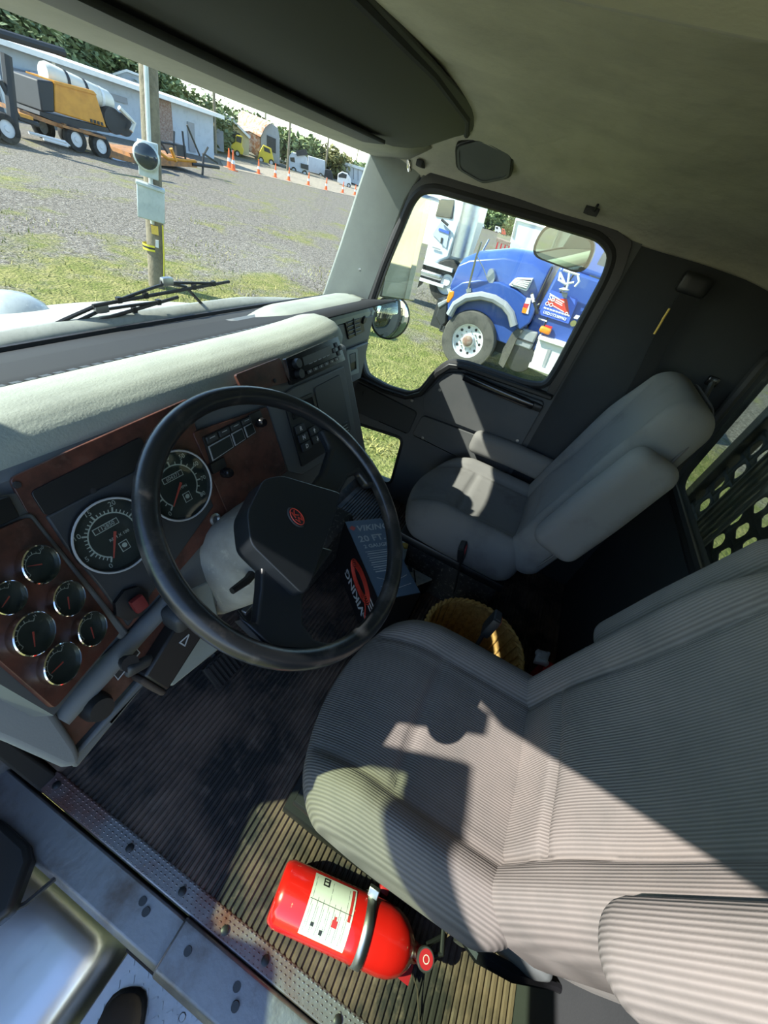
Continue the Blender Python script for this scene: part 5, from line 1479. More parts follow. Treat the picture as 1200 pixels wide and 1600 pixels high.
mat('cream_body', (0.62, 0.55, 0.38), 0.6, var=((0.52, 0.46, 0.32), 4, 0.4, 0.7), dust=((0.35, 0.30, 0.2), 30, 0.66, 0.75))
cb = thing('cargo_body', (0.0, -3.5, -0.3), 'cream cargo body of the truck behind the perforated rack', 'cargo body')
MB().box((0.0, -3.6, 1.2), (2.64, 4.2, 1.9)).build('box', 'cream_body', cb, bevel=0.03)
for xx in (-1.29, -0.62, 0.0, 0.62, 1.29):
    MB().box((xx, -1.49, 1.2), (0.05, 0.04, 1.9)).build('front_post', 'cream_body', cb, bevel=0.004)
for yy in (-2.2, -3.0, -3.8, -4.6):
    MB().box((1.33, yy, 1.2), (0.03, 0.05, 1.9)).build('side_post', 'cream_body', cb, bevel=0.004)
# ================================================================ yard outside
def gmat():
    m = bpy.data.materials.new('yard_ground'); m.use_nodes = True
    nt = m.node_tree; n = nt.nodes; L = nt.links.new; p = n['Principled BSDF']; p.inputs['Roughness'].default_value = 1.0; p.inputs['Specular IOR Level'].default_value = 0.1
    tc = n.new('ShaderNodeTexCoord')

    def noise_(scale, lo, hi, detail=8, rough=0.6):
        t = n.new('ShaderNodeTexNoise'); t.inputs['Scale'].default_value = scale; t.inputs['Detail'].default_value = detail; t.inputs['Roughness'].default_value = rough
        L(tc.outputs['Object'], t.inputs['Vector']); r = n.new('ShaderNodeMapRange'); r.inputs['From Min'].default_value = lo; r.inputs['From Max'].default_value = hi
        L(t.outputs['Fac'], r.inputs['Value']); return r.outputs['Result']

    def mix(f, a, b):
        x = n.new('ShaderNodeMix'); x.data_type = 'RGBA'; L(f, x.inputs['Factor'])
        for s_, v in (('A', a), ('B', b)):
            if isinstance(v, tuple): x.inputs[s_].default_value = (*v, 1)
            else: L(v, x.inputs[s_])
        return x.outputs['Result']
    gravel = mix(noise_(9, 0.35, 0.65), (0.25, 0.225, 0.185), (0.095, 0.083, 0.07))
    gravel = mix(noise_(26, 0.56, 0.70, 3), gravel, (0.44, 0.41, 0.36))
    grass = mix(noise_(5, 0.35, 0.65), (0.15, 0.175, 0.045), (0.33, 0.295, 0.12))
    grass = mix(noise_(30, 0.45, 0.7, 4), grass, (0.09, 0.11, 0.03))
    # grass near the truck, thinning to gravel beyond, grass again at the far edge
    gd = n.new('ShaderNodeVectorMath'); gd.operation = 'LENGTH'; L(tc.outputs['Object'], gd.inputs[0])
    near = n.new('ShaderNodeMapRange'); near.inputs['From Min'].default_value = 5.5; near.inputs['From Max'].default_value = 12.0
    near.inputs['To Min'].default_value = 0.26; near.inputs['To Max'].default_value = -0.02; L(gd.outputs['Value'], near.inputs['Value'])
    fs = n.new('ShaderNodeTexNoise'); fs.inputs['Scale'].default_value = 0.55; fs.inputs['Detail'].default_value = 9; fs.inputs['Roughness'].default_value = 0.7
    L(tc.outputs['Object'], fs.inputs['Vector'])
    ad = n.new('ShaderNodeMath'); ad.operation = 'ADD'; L(fs.outputs['Fac'], ad.inputs[0]); L(near.outputs['Result'], ad.inputs[1])
    r = n.new('ShaderNodeMapRange'); r.inputs['From Min'].default_value = 0.52; r.inputs['From Max'].default_value = 0.66; L(ad.outputs[0], r.inputs['Value'])
    c = mix(r.outputs['Result'], gravel, grass)
    L(c, p.inputs['Base Color'])
    b = n.new('ShaderNodeBump'); b.inputs['Strength'].default_value = 0.9; b.inputs['Distance'].default_value = 0.06
    t = n.new('ShaderNodeTexNoise'); t.inputs['Scale'].default_value = 22; t.inputs['Detail'].default_value = 6; L(tc.outputs['Object'], t.inputs['Vector'])
    L(t.outputs['Fac'], b.inputs['Height']); L(b.outputs['Normal'], p.inputs['Normal'])
    MATS['yard_ground'] = m


gmat()
gr = MB().grid(lambda u, v: (-60 + 240 * u, -60 + 240 * v, GZ), 12, 12)
tag(gr.build('ground', 'yard_ground'), 'gravel yard with patchy dry grass', kind='structure')
mat('dirt_road', (0.36, 0.31, 0.24), 1.0, bump=(3, 0.3), var=((0.28, 0.24, 0.19), 2, 0.35, 0.7), spec=0.1)
rdp = [(250, 250), (370, 240), (600, 290), (640, 345), (500, 296), (400, 272), (330, 262)]
tag(MB().prism([ground(*p) for p in [(345, 252), (450, 268), (575, 296), (575, 312), (500, 296), (420, 277), (350, 262)]], (0, 0, 0.02)).build('trim_14', 'dirt_road'), 'pale dirt track across the yard', kind='structure')

mat('grass_blade', (0.17, 0.20, 0.05), 0.9, var=((0.42, 0.37, 0.13), 1.2, 0.4, 0.62))
# scattered tufts of grass
gt = MB(); rnd = random.Random(3)
cnt = 0
while cnt < 9000:
    a = rnd.uniform(-0.25, 1.95); d = rnd.uniform(2.2, 16.0) ** 1.0
    x = 1.0 + d * math.cos(a); y = d * math.sin(a)
    if x < 1.6 and y < 3.0: continue
    if 6.6 < x < 9.6 and y < 3.4: continue
    if noise.noise(Vector((x * 0.55, y * 0.55, 0.3))) + (9 - d) * 0.06 < rnd.uniform(-0.25, 0.25): continue
    h = rnd.uniform(0.03, 0.09); w = rnd.uniform(0.006, 0.014); b = rnd.uniform(0, PI); lx, ly = rnd.uniform(-0.05, 0.05), rnd.uniform(-0.05, 0.05)
    gt.add([(x - w * math.cos(b), y - w * math.sin(b), GZ), (x + w * math.cos(b), y + w * math.sin(b), GZ), (x + lx, y + ly, GZ + h)], [(0, 1, 2)]); cnt += 1
tag(gt.build('grass', 'grass_blade', sharp=180), 'short yellow green grass in the yard', 'grass', kind='stuff')


class Far:
    """upright plane through a ground point, facing the cab; pixel outlines become solids with depth"""

    def __init__(s, px, py, base=None):
        s.b = base if base is not None else ground(px, py)
        s.n = Vector((s.b.x - CAM.x, s.b.y - CAM.y, 0)).normalized(); s.r = Vector((s.n.y, -s.n.x, 0))

    def P(s, px, py, d=0.0):
        o = s.b + s.n * d; v = RW @ Vector((px - 600, py - 800, FPX))
        return CAM + v * ((o - CAM).dot(s.n) / v.dot(s.n))

    def solid(s, pts, depth, d0=0.0):
        return MB().prism([s.P(a, b, d0) for a, b in pts], s.n * depth)


mat('far_white', (0.62, 0.63, 0.64), 0.6)
mat('car_white', (0.72, 0.73, 0.74), 0.3, coat=0.5)
mat('car_silver', (0.32, 0.34, 0.38), 0.35, 0.4, coat=0.4)
mat('car_glass', (0.03, 0.04, 0.05), 0.08)
mat('tyre', (0.022, 0.021, 0.02), 0.9, var=((0.06, 0.055, 0.05), 6, 0.45, 0.7))
mat('tyre_dusty', (0.10, 0.095, 0.085), 0.95, bump=(40, 0.3), var=((0.05, 0.048, 0.045), 6, 0.45, 0.7))
mat('orange', (0.62, 0.28, 0.03), 0.5, var=((0.50, 0.21, 0.02), 3, 0.4, 0.7))
mat('frame_orange', (0.40, 0.18, 0.06), 0.7, var=((0.20, 0.11, 0.06), 4, 0.45, 0.65))
mat('machine_black', (0.025, 0.027, 0.03), 0.6)
mat('tank_white', (0.66, 0.64, 0.55), 0.5)
mat('rust_roof', (0.40, 0.17, 0.09), 0.8, var=((0.62, 0.52, 0.45), 2.2, 0.45, 0.62))
mat('wall_blue', (0.42, 0.47, 0.53), 0.8)
mat('wall_grey', (0.27, 0.28, 0.30), 0.8)
mat('barn_cream', (0.50, 0.44, 0.28), 0.8)
mat('barn_grey', (0.32, 0.33, 0.33), 0.8)
mat('brick_dark', (0.22, 0.13, 0.10), 0.9, var=((0.34, 0.27, 0.22), 9, 0.4, 0.6))
mat('roof_white', (0.75, 0.75, 0.72), 0.5)
mat('cone_orange', (0.85, 0.14, 0.03), 0.5)
mat('pole_wood', (0.22, 0.19, 0.13), 0.9, bump=(30, 0.4), var=((0.15, 0.13, 0.09), 9, 0.4, 0.65))
mat('galv', (0.52, 0.57, 0.55), 0.45, 0.3, var=((0.42, 0.47, 0.46), 5, 0.4, 0.7))
mat('far_yellow', (0.75, 0.55, 0.04), 0.5)
mat('leaf_dark', (0.10, 0.145, 0.065), 0.8, var=((0.17, 0.21, 0.09), 0.7, 0.4, 0.65))
mat('leaf_mid', (0.15, 0.21, 0.08), 0.8, var=((0.24, 0.28, 0.12), 0.7, 0.4, 0.65))
mat('leaf_olive', (0.28, 0.26, 0.10), 0.8, var=((0.12, 0.13, 0.045), 0.8, 0.4, 0.65))
mat('bark', (0.10, 0.08, 0.06), 0.95)

# ---- utility pole with meter and box
pb = ground(245, 447)
up_ = thing('utility_pole', tuple(pb), 'weathered wooden utility pole with a meter box beyond the windscreen', 'utility pole')
F = Far(245, 447)
top = F.P(229, 20); mid_ = F.P(236, 250); ptop = F.P(226, -40)
MB().tube([pb + Vector((0, 0, -0.1)), pb.lerp(ptop, 0.5), ptop], [0.135, 0.125, 0.11], 16).build('post', 'pole_wood', up_)
MB().tube([pb.lerp(ptop, 0.27) - F.n * 0.14 - F.r * 0.03, pb.lerp(ptop, 1.0) - F.n * 0.13 - F.r * 0.03], 0.03, 8).build('conduit', 'galv', up_)
mb = F.solid([(214, 217), (247, 226), (248, 283), (217, 273)], 0.16, -0.34).build('meter_box', 'galv', up_, bevel=0.01)
mc = F.P(228.5, 244, -0.35)
MB().lathe([(0.17, 0.0), (0.17, 0.05), (0.15, 0.07), (0, 0.07)], mc, -F.n, 28).build('meter_ring', 'galv', mb)
MB().lathe([(0.145, 0.072), (0.10, 0.13), (0, 0.15)], mc, -F.n, 24, caps=False).build('meter_dome', 'car_glass', mb, sharp=60)
F.solid([(213, 283), (257, 299), (258, 351), (215, 339)], 0.18, -0.36).build('breaker_box', 'galv', up_, bevel=0.012)
F.solid([(212, 282), (258, 298), (258, 303), (212, 287)], 0.22, -0.39).build('box_lid', 'galv', up_, bevel=0.006)
F.solid([(236, 352), (247, 354), (248, 368), (237, 365)], 0.02, -0.15).build('sign_plate', 'yellow', up_)
F.solid([(243, 375), (248, 376), (248, 388), (243, 386)], 0.02, -0.16).build('white_plate', 'white', up_)
zc = F.P(240, 388).z
for k, m_ in ((0, 'hazard'), (1, 'ink'), (2, 'hazard')):
    MB().lathe([(0.137, -0.03 + k * 0.03), (0.137, 0.0 + k * 0.03)], (pb.x - 0.0, pb.y, zc), (0.05, 0, 1), 16, caps=False).build('hazard_tape', m_, up_)
MB().tube([F.P(254, 352, -0.12), F.P(256, 400, -0.12), F.P(256, 447, -0.12)], 0.012, 6).build('ground_wire', 'hazard', up_)

# ---- trees
def tree(label, base, h, r, m_, seed, n=1500, leaf=0.34, trunk=0.25, grp='trees round the yard', lowest=0.15):
    t = thing('tree', tuple(base), label, 'tree', grp); rd_ = random.Random(seed)
    MB().tube([base, base + Vector((0.1, 0, h * 0.5)), base + Vector((0, 0.1, h * 0.85))], [trunk, trunk * 0.6, trunk * 0.2], 7).build('trunk', 'bark', t)
    f = MB(); cl_ = []
    for k in range(16):
        a = rd_.uniform(0, 2 * PI); q = rd_.uniform(lowest + 0.1, 0.95); rr = r * (1 - 0.75 * abs(q - 0.45) ** 1.2) * rd_.uniform(0.35, 0.85)
        cr0 = r * rd_.uniform(0.28, 0.5); cl_.append((base + Vector((rr * math.cos(a), rr * math.sin(a), min(h * q, h - cr0 * 0.8))), cr0))
    for k in range(n):
        c, cr_ = cl_[k % len(cl_)]
        v = Vector((rd_.gauss(0, 1), rd_.gauss(0, 1), rd_.gauss(0, 0.8))).normalized() * cr_ * rd_.uniform(0.55, 1.05)
        p = c + v; u = Vector((rd_.uniform(-1, 1), rd_.uniform(-1, 1), rd_.uniform(-0.6, 0.6))).normalized(); w = u.cross(Vector((rd_.uniform(-1, 1), rd_.uniform(-1, 1), 1))).normalized()
        s_ = leaf * rd_.uniform(0.5, 1.2)
        f.add([p - u * s_, p - w * s_ * 0.55, p + u * s_, p + w * s_ * 0.55], [(0, 1, 2, 3)])
    f.build('foliage', m_, t, sharp=180)
    return t


def tree_px(px, py_top, dist, m_, seed, rad, label, n=1500, leaf=0.34):
    """stands at the given distance in the direction of the pixel, reaching up to py_top"""
    d = RW @ Vector((px - 600, py_top - 800, FPX)); k = dist / math.hypot(d.x, d.y)
    p = CAM + d * k
    base = Vector((p.x, p.y, GZ)); tree(label, base, max(3.0, (p.z - GZ) / 0.98), rad, m_, seed, n, leaf)


tl = [
    (-60, -80, 52, 'leaf_dark', 6.0, 'dark tree at the far left above the long shed', 4200, 0.30),
    (5, -60, 50, 'leaf_dark', 5.0, 'tall dark tree over the left end of the shed roof', 4200, 0.30),
    (60, -30, 52, 'leaf_mid', 5.0, 'second tall tree from the left behind the shed', 4200, 0.30),
    (115, 0, 54, 'leaf_dark', 5.0, 'dark tree behind the shed left of the utility pole', 3800, 0.30),
    (165, 40, 55, 'leaf_mid', 4.6, 'mid green tree behind the shed just left of the pole', 3600, 0.30),
    (205, 78, 56, 'leaf_mid', 4.0, 'leafy tree directly behind the utility pole', 3000, 0.30),
    (250, 118, 58, 'leaf_mid', 4.4, 'tree behind the shed right of the utility pole', 3200, 0.30),
    (292, 140, 60, 'leaf_dark', 4.4, 'dark tree behind the right end of the shed', 3200, 0.30),
    (318, 168, 62, 'leaf_dark', 3.0, 'small dark tree between shed and barns', 1800, 0.30),
    (368, 178, 95, 'leaf_dark', 4.5, 'distant tree above the rusty barn roof', 1200, 0.55),
    (402, 182, 90, 'leaf_dark', 4.0, 'distant tree right of the rusty barn roof', 1300, 0.55),
    (452, 208, 84, 'leaf_mid', 4.2, 'bushy tree left of the thin pole by the trucks', 1500, 0.5),
    (478, 214, 86, 'leaf_mid', 4.6, 'full green tree behind the white tank truck', 1500, 0.5),
    (505, 226, 88, 'leaf_olive', 4.4, 'yellowish tree behind the white shed', 1300, 0.5),
    (530, 242, 92, 'leaf_olive', 3.8, 'olive tree above the white shed roof', 1100, 0.5),
    (556, 254, 95, 'leaf_mid', 3.6, 'last tree before the windscreen pillar', 1000, 0.5),
    (735, 313, 85, 'leaf_mid', 4.0, 'distant tree at the left of the field in the door window', 1000, 0.5),
    (765, 322, 85, 'leaf_mid', 4.6, 'distant tree above the white trucks in the door window', 1100, 0.5),
    (795, 330, 88, 'leaf_dark', 4.6, 'dark distant tree above the red trailer in the door window', 1100, 0.5),
    (825, 340, 88, 'leaf_dark', 4.2, 'dark distant tree right of the red trailer in the door window', 900, 0.5),
]
for i, (px, pt, dist, m_, rad, lbl, n_, lf) in enumerate(tl):
    tree_px(px, pt, dist, m_, 100 + i, rad, lbl, n_, lf)

# ---- traffic cones
ci = 0
cone = thing('traffic_cone', (0, 0, 0), 'x', 'traffic cone', 'orange traffic cones along the dirt track')
MB().box((0, 0, 0.02), (0.38, 0.38, 0.04)).build('base', 'cone_orange', cone, local=True)
MB().lathe([(0.14, 0.04), (0.105, 0.30), (0.10, 0.30), (0.075, 0.50), (0.075, 0.50), (0.03, 0.95), (0, 0.95)], (0, 0, 0), (0, 0, 1), 12).build('body', 'cone_orange', cone, local=True)
MB().lathe([(0.108, 0.32), (0.081, 0.50)], (0, 0, 0), (0, 0, 1), 12, caps=False).build('band', 'white', cone, local=True)
cl2 = [(358, 262.5, 'left of the two cones standing close together'), (364.5, 266.5, 'right of the two cones standing close together'), (404, 272, 'first single cone right of the close pair'),
       (430, 277.5, 'second single cone right of the close pair'), (451, 282.5, 'third single cone right of the close pair'), (481.5, 289.5, 'fourth single cone right of the close pair'),
       (509, 297, 'fifth single cone, in front of the white shed'), (535, 301.5, 'sixth single cone, in front of the white pickup'), (554, 305, 'smaller cone of the last two by the pillar'), (558, 309, 'nearer cone of the last two by the pillar')]
for i, (px, py, lb) in enumerate(cl2):
    o = cone if i == 0 else copy_tree(cone)
    g_ = ground(px, py); o.location = g_; o['label'] = 'orange traffic cone, ' + lb
    k = 1.0 if i > 1 else 1.2
    o.scale = (k, k, k)

# ---- thin utility poles in the distance
for (px, pb_, pt_, wd_, lb) in ((337, 236, 60, 0.14, 'thin dark pole in front of the grey barn'), (449, 262, 110, 0.14, 'thin pale pole left of the white tank truck'), (413, 240, 100, 0.12, 'thin pale pole at the rusty barn'), (507, 272, 120, 0.13, 'thin pole in front of the white shed'), (553, 275, 215, 0.13, 'short distant pole next to the windscreen pillar')):
    Fz = Far(px, pb_ + 4); tpos = Vector((Fz.b.x, Fz.b.y, Fz.P(px, pt_).z))
    o = thing('power_pole', tuple(Fz.b), lb, 'utility pole', 'distant power poles')
    MB().tube([Fz.b, tpos], [wd_, wd_ * 0.75], 8).build('post', 'pole_wood', o)
    MB().tube([tpos + Fz.r * -0.9 + Vector((0, 0, -0.5)), tpos + Fz.r * 0.9 + Vector((0, 0, -0.5))], 0.06, 6).build('crossarm', 'pole_wood', o)

# ---- long shed
Y0 = 32.0
sh = thing('long_shed', (24, Y0, GZ), 'long low pale shed with white roof edge behind the trailer', 'building')
x0_, x1_ = 12.0, 32.3
ez = 1.62
MB().hexa([(x0_, Y0, GZ), (x1_, Y0, GZ), (x1_, Y0 + 7, GZ), (x0_, Y0 + 7, GZ), (x0_, Y0, ez), (x1_, Y0, ez), (x1_, Y0 + 7, ez), (x0_, Y0 + 7, ez)]).build('walls', 'wall_blue', sh)
MB().sweep([[(x, Y0 - 0.9, ez - 0.10), (x, Y0 - 0.9, ez + 0.12), (x, Y0 + 3.5, ez + 0.30), (x, Y0 + 7.6, ez + 0.1), (x, Y0 + 3.5, ez + 0.1)] for x in (x0_ - 0.5, x1_ + 0.3)]).build('roof', 'roof_white', sh)
MB().box((17.4, Y0 - 0.06, -0.15), (9.6, 0.12, 1.9)).build('dark_bay', 'wall_grey', sh)
for xx in (14.0, 17.0, 20.0):
    MB().box((xx, Y0 - 0.5, 0.25), (0.18, 0.18, 2.7)).build('post', 'roof_white', sh)
a = at(248, 165, 'y', Y0).x; b = at(262, 165, 'y', Y0).x
MB().box(((a + b) / 2, Y0 - 0.05, 0.2), (b - a + 0.4, 0.14, 2.6)).build('brick_panel', 'brick_dark', sh)
for (pa, pbx) in ((292, 302), (222, 235)):
    a = at(pa, 190, 'y', Y0).x; b = at(pbx, 190, 'y', Y0).x
    MB().box(((a + b) / 2, Y0 - 0.04, -0.1), (b - a, 0.1, 1.7)).build('door', 'wall_grey', sh)
a = at(182, 153, 'y', Y0 - 0.1)
MB().box(a, (1.5, 0.06, 0.3)).build('wall_sign', 'wall_grey', sh)
# small gabled roof showing behind the shed
F = Far(195, 160, Vector((27, 44, GZ)))
gh_ = thing('gabled_shed', tuple(F.b), 'white gabled roof showing behind the long shed', 'building')
F.solid([(172, 115), (198, 109), (222, 118), (222, 200), (172, 200)], 5).build('walls', 'wall_blue', gh_)
F.solid([(168, 117), (198, 108), (226, 119), (226, 122), (198, 112), (168, 121)], 5.6, -0.3).build('roof', 'roof_white', gh_)

# ---- barns
F = Far(352, 238)
bn1 = thing('cream_barn', tuple(F.b), 'cream gabled barn front with an open bay', 'building')
F.solid([(350, 238), (350, 205), (366, 189), (389, 211), (389, 243)], 7).build('walls', 'barn_cream', bn1)
F.solid([(318, 172), (358, 180), (392, 214), (390, 217), (364, 190), (350, 203), (318, 182)], 0.5, -0.4).build('gable_trim', 'roof_white', bn1)
MB().prism([F.P(330, 168, 7), F.P(366, 187, -0.2), F.P(349, 206, -0.2), F.P(318, 185, 4)], (0, 0, 0.15)).build('roof', 'roof_white', bn1)
F.solid([(360, 240), (360, 203), (375, 209), (375, 243)], 0.5, -0.06).build('open_bay', 'machine_black', bn1)
F2 = Far(335, 236, Far(335, 238).b)
F2.solid([(318, 229), (318, 188), (349, 206), (350, 238)], 6, 0.5).build('side_wall', 'wall_grey', bn1)
F = Far(410, 252)
bn2 = thing('rusty_barn', tuple(F.b), 'barn with a rusty curved roof and grey end wall', 'building')
F.solid([(407, 249), (408, 214), (414, 199), (424, 192), (434, 200), (437, 215), (437, 257)], 6).build('end_wall', 'barn_grey', bn2)
MB().sweep([[F.P(390, 205, 0.0), F.P(407, 214, -0.3), F.P(414, 199, -0.3), F.P(424, 191, -0.3), F.P(424, 191, 0.2)], [F.P(352, 205, 10.0), F.P(372, 192, 10), F.P(372, 178, 10), F.P(378, 172, 10), F.P(390, 178, 12)]]).build('roof', 'rust_roof', bn2)
F.solid([(386, 232), (386, 205), (407, 214), (407, 250)], 8, 0.4).build('side_wall', 'rust_roof', bn2)
F.solid([(417, 235), (417, 211), (431, 217), (431, 240)], 0.3, -0.08).build('opening', 'machine_black', bn2)

# ---- far shed at the right of the windscreen
F = Far(540, 284)
ws_ = thing('white_shed', tuple(F.b), 'long white ribbed shed at the right of the windscreen', 'building')
F.solid([(508, 268), (508, 247), (585, 270), (585, 300)], 8).build('walls', 'far_white', ws_)
F.solid([(507, 248), (507, 244), (586, 267), (586, 272)], 8.6, -0.3).build('roof', 'roof_white', ws_)
for k in range(10):
    F.solid([(510 + k * 7, 268 + k * 2.0), (510 + k * 7, 250 + k * 2.05), (511 + k * 7, 250.4 + k * 2.05), (511 + k * 7, 268.4 + k * 2.0)], 0.15, -0.08).build('rib', 'wall_grey', ws_)
F.solid([(520, 276), (520, 262), (533, 266), (533, 281)], 0.2, -0.06).build('opening', 'machine_black', ws_)


# ---- vehicles
def wheel(o, axis, r, w, parent, nm='wheel', hubm='far_white'):
    t = MB().lathe([(r * 0.58, -w / 2), (r * 0.94, -w / 2), (r, -w * 0.36), (r, w * 0.36), (r * 0.94, w / 2), (r * 0.58, w / 2)], o, axis, 22, caps=False).build(nm, 'tyre', parent)
    MB().lathe([(r * 0.60, w * 0.32), (r * 0.50, w * 0.30), (r * 0.22, w * 0.36), (r * 0.18, w * 0.44), (0, w * 0.44)], o, axis, 18, caps=False).build('hub', hubm, t)
    return t


def far_vehicle(name, label, cat, px, py, body, body_m, windows=(), wheels=(), depth=1.8, extra=(), group='vehicles parked round the yard'):
    F = Far(px, py); v = thing(name, tuple(F.b), label, cat, group)
    F.solid(body, depth).build('body', body_m, v, bevel=0.05)
    for w_ in windows:
        F.solid(w_, 0.1, -0.03).build('window', 'car_glass', v)
    for (wx, wy, wr_) in wheels:
        c = F.P(wx, wy, 0.05); sc_px = 600 / ((c - CAM).dot(Vector((RW[0][2], RW[1][2], RW[2][2]))))
        wheel(c, -F.n, wr_ / sc_px, 0.25, v)
    for (pts, m_, dep, d0, nm) in extra:
        F.solid(pts, dep, d0).build(nm, m_, v)
    return v


far_vehicle('sedan', 'white sedan parked in front of the shed, right of the pole', 'car', 262, 212, [(244, 200), (246, 190), (252, 186), (258, 192), (270, 199), (280, 205), (281, 218), (268, 217), (248, 212)], 'car_white', [[(247, 190), (252, 187.5), (258, 193), (254, 194), (248, 193)]], [(251, 208, 5), (274, 215, 5)], extra=[([(276, 208), (280, 209.5), (280, 211), (276, 209.5)], 'machine_black', 0.1, -0.05, 'grille')])
far_vehicle('hatchback', 'white car half hidden behind the sedan', 'car', 268, 203, [(258, 197), (262, 189), (270, 191), (279, 200), (281, 206), (262, 204)], 'car_white', [[(263, 191), (270, 193), (275, 198), (265, 195)]], [(276, 203, 3)])
far_vehicle('suv', 'white car behind the machine left of the pole', 'car', 205, 205, [(175, 190), (177, 176), (184, 163), (200, 168), (212, 180), (222, 186), (224, 206), (190, 203)], 'car_white', [[(179, 176), (186, 166), (199, 170), (207, 179), (190, 178)]], [(212, 203, 6)])
far_vehicle('pickup', 'silver pickup truck with a rear window standing behind the trailer', 'pickup', 60, 190, [(25, 165), (24, 128), (44, 130), (46, 111), (62, 114), (66, 138), (75, 150), (75, 185)], 'car_silver', [[(47, 113), (61, 116), (61, 128), (47, 124)]], [(40, 178, 8)], extra=[([(43, 136), (62, 141), (63, 151), (46, 147)], 'label_white', 0.05, -0.1, 'tailgate_sign'), ([(23, 126), (29, 128), (31, 138), (25, 136)], 'red_plastic', 0.05, -0.1, 'tail_lamp')])
far_vehicle('tractor', 'yellow compact tractor in the cream barn bay', 'tractor', 369, 244, [(361, 236), (361, 226), (367, 222), (369, 210), (379, 213), (378, 228), (381, 234), (379, 242)], 'far_yellow', [[(369, 212), (378, 215), (377, 224), (369, 221)]], [(371, 240, 4), (363, 236, 3)])
far_vehicle('skid_loader', 'yellow loader in front of the rusty barn', 'loader', 415, 254, [(402, 250), (405, 238), (411, 226), (424, 232), (428, 252), (420, 258)], 'far_yellow', [[(412, 229), (421, 233), (423, 240), (413, 236)]], [(424, 254, 4), (408, 250, 4)])
far_vehicle('tank_truck', 'white vacuum tank truck with dark fittings', 'truck', 465, 268, [(449, 262), (450, 246), (456, 238), (470, 240), (480, 246), (482, 270), (470, 270)], 'far_white', [[(453, 246), (460, 246), (461, 254), (454, 252)]], [(459, 266, 4), (476, 271, 4)], 2.4, extra=[([(462, 236), (478, 233), (481, 242), (464, 244)], 'machine_black', 1.2, -0.2, 'fittings'), ([(470, 255), (482, 258), (482, 266), (470, 262)], 'machine_black', 0.4, -0.2, 'side_box')])
far_vehicle('box_trailer', 'white box trailer behind the tank truck', 'trailer', 492, 272, [(481, 268), (481, 243), (508, 251), (508, 275)], 'far_white', (), [(501, 274, 3)], 2.4)
far_vehicle('work_truck', 'dark truck beside the white box trailer', 'truck', 514, 280, [(506, 278), (508, 264), (517, 266), (520, 274), (520, 284)], 'machine_black', [[(509, 266), (515, 268), (515, 272), (509, 270)]], [(510, 279, 3)])
far_vehicle('white_pickup', 'white pickup in front of the white shed', 'pickup', 535, 290, [(527, 284), (528, 272), (534, 268), (543, 271), (548, 279), (549, 291), (540, 291)], 'car_white', [[(529, 273), (535, 270), (542, 273), (541, 279), (529, 277)]], [(545, 290, 3)])

# trailers and machine beyond the gravel
YT = 21.6
def T_(px, py, y=YT): return at(px, py, 'y', y)


tr = thing('equipment_trailer', tuple(T_(120, 235)), 'rusty orange tandem axle equipment trailer', 'trailer')
def yprism(pts, depth, y=YT): return MB().prism([T_(a, b, y) for a, b in pts], (0, depth, 0))


yprism([(30, 170), (100, 196), (102, 203), (32, 178)], 2.2).build('deck', 'frame_orange', tr)
yprism([(100, 193), (163, 213), (176, 236), (205, 246), (206, 256), (170, 246), (158, 218), (103, 201)], 0.3).build('side_beam', 'frame_orange', tr)
yprism([(205, 240), (308, 252), (308, 262), (206, 256)], 2.0).build('front_deck', 'frame_orange', tr)
for (wx, wy, rr) in ((117, 217, 16), (156, 228, 15)):
    c = T_(wx, wy, YT - 0.1); s_ = 600 / ((c - CAM).dot(Vector((RW[0][2], RW[1][2], RW[2][2]))))
    wheel(c, (0, -1, 0), 0.42, 0.28, tr); wheel(c + Vector((0, 1.9, 0)), (0, 1, 0), 0.42, 0.28, tr)
yprism([(98, 195), (165, 214), (166, 218), (98, 199)], 0.5, YT - 0.3).build('fender', 'frame_orange', tr)
MB().tube([T_(300, 256), T_(342, 262)], 0.08, 8).build('drawbar', 'machine_black', tr)
MB().tube([T_(318, 240), T_(316, 280)], 0.06, 8).build('jack', 'machine_black', tr)
for (a, b, c, d) in ((285, 205, 290, 250), (292, 195, 312, 243), (232, 190, 262, 240), (272, 205, 271, 240), (250, 222, 275, 226), (318, 240, 340, 255), (325, 230, 318, 243)):
    MB().tube([T_(a, b), T_(c, d)], 0.05, 6).build('rack_post', 'machine_black', tr)
MB().tube([T_(267, 232), T_(275, 252)], 0.09, 6).build('yellow_post', 'orange', tr)
MB().tube([T_(245, 235), T_(262, 248), T_(305, 252)], 0.07, 6).build('yellow_rail', 'orange', tr)
yprism([(275, 225), (290, 228), (292, 246), (277, 244)], 0.8).build('winch', 'machine_black', tr)
MB().tube([T_(205, 257, YT - 0.2), T_(175, 248, YT - 0.2)], 0.05, 6).build('ramp_edge', 'aluminium', tr)

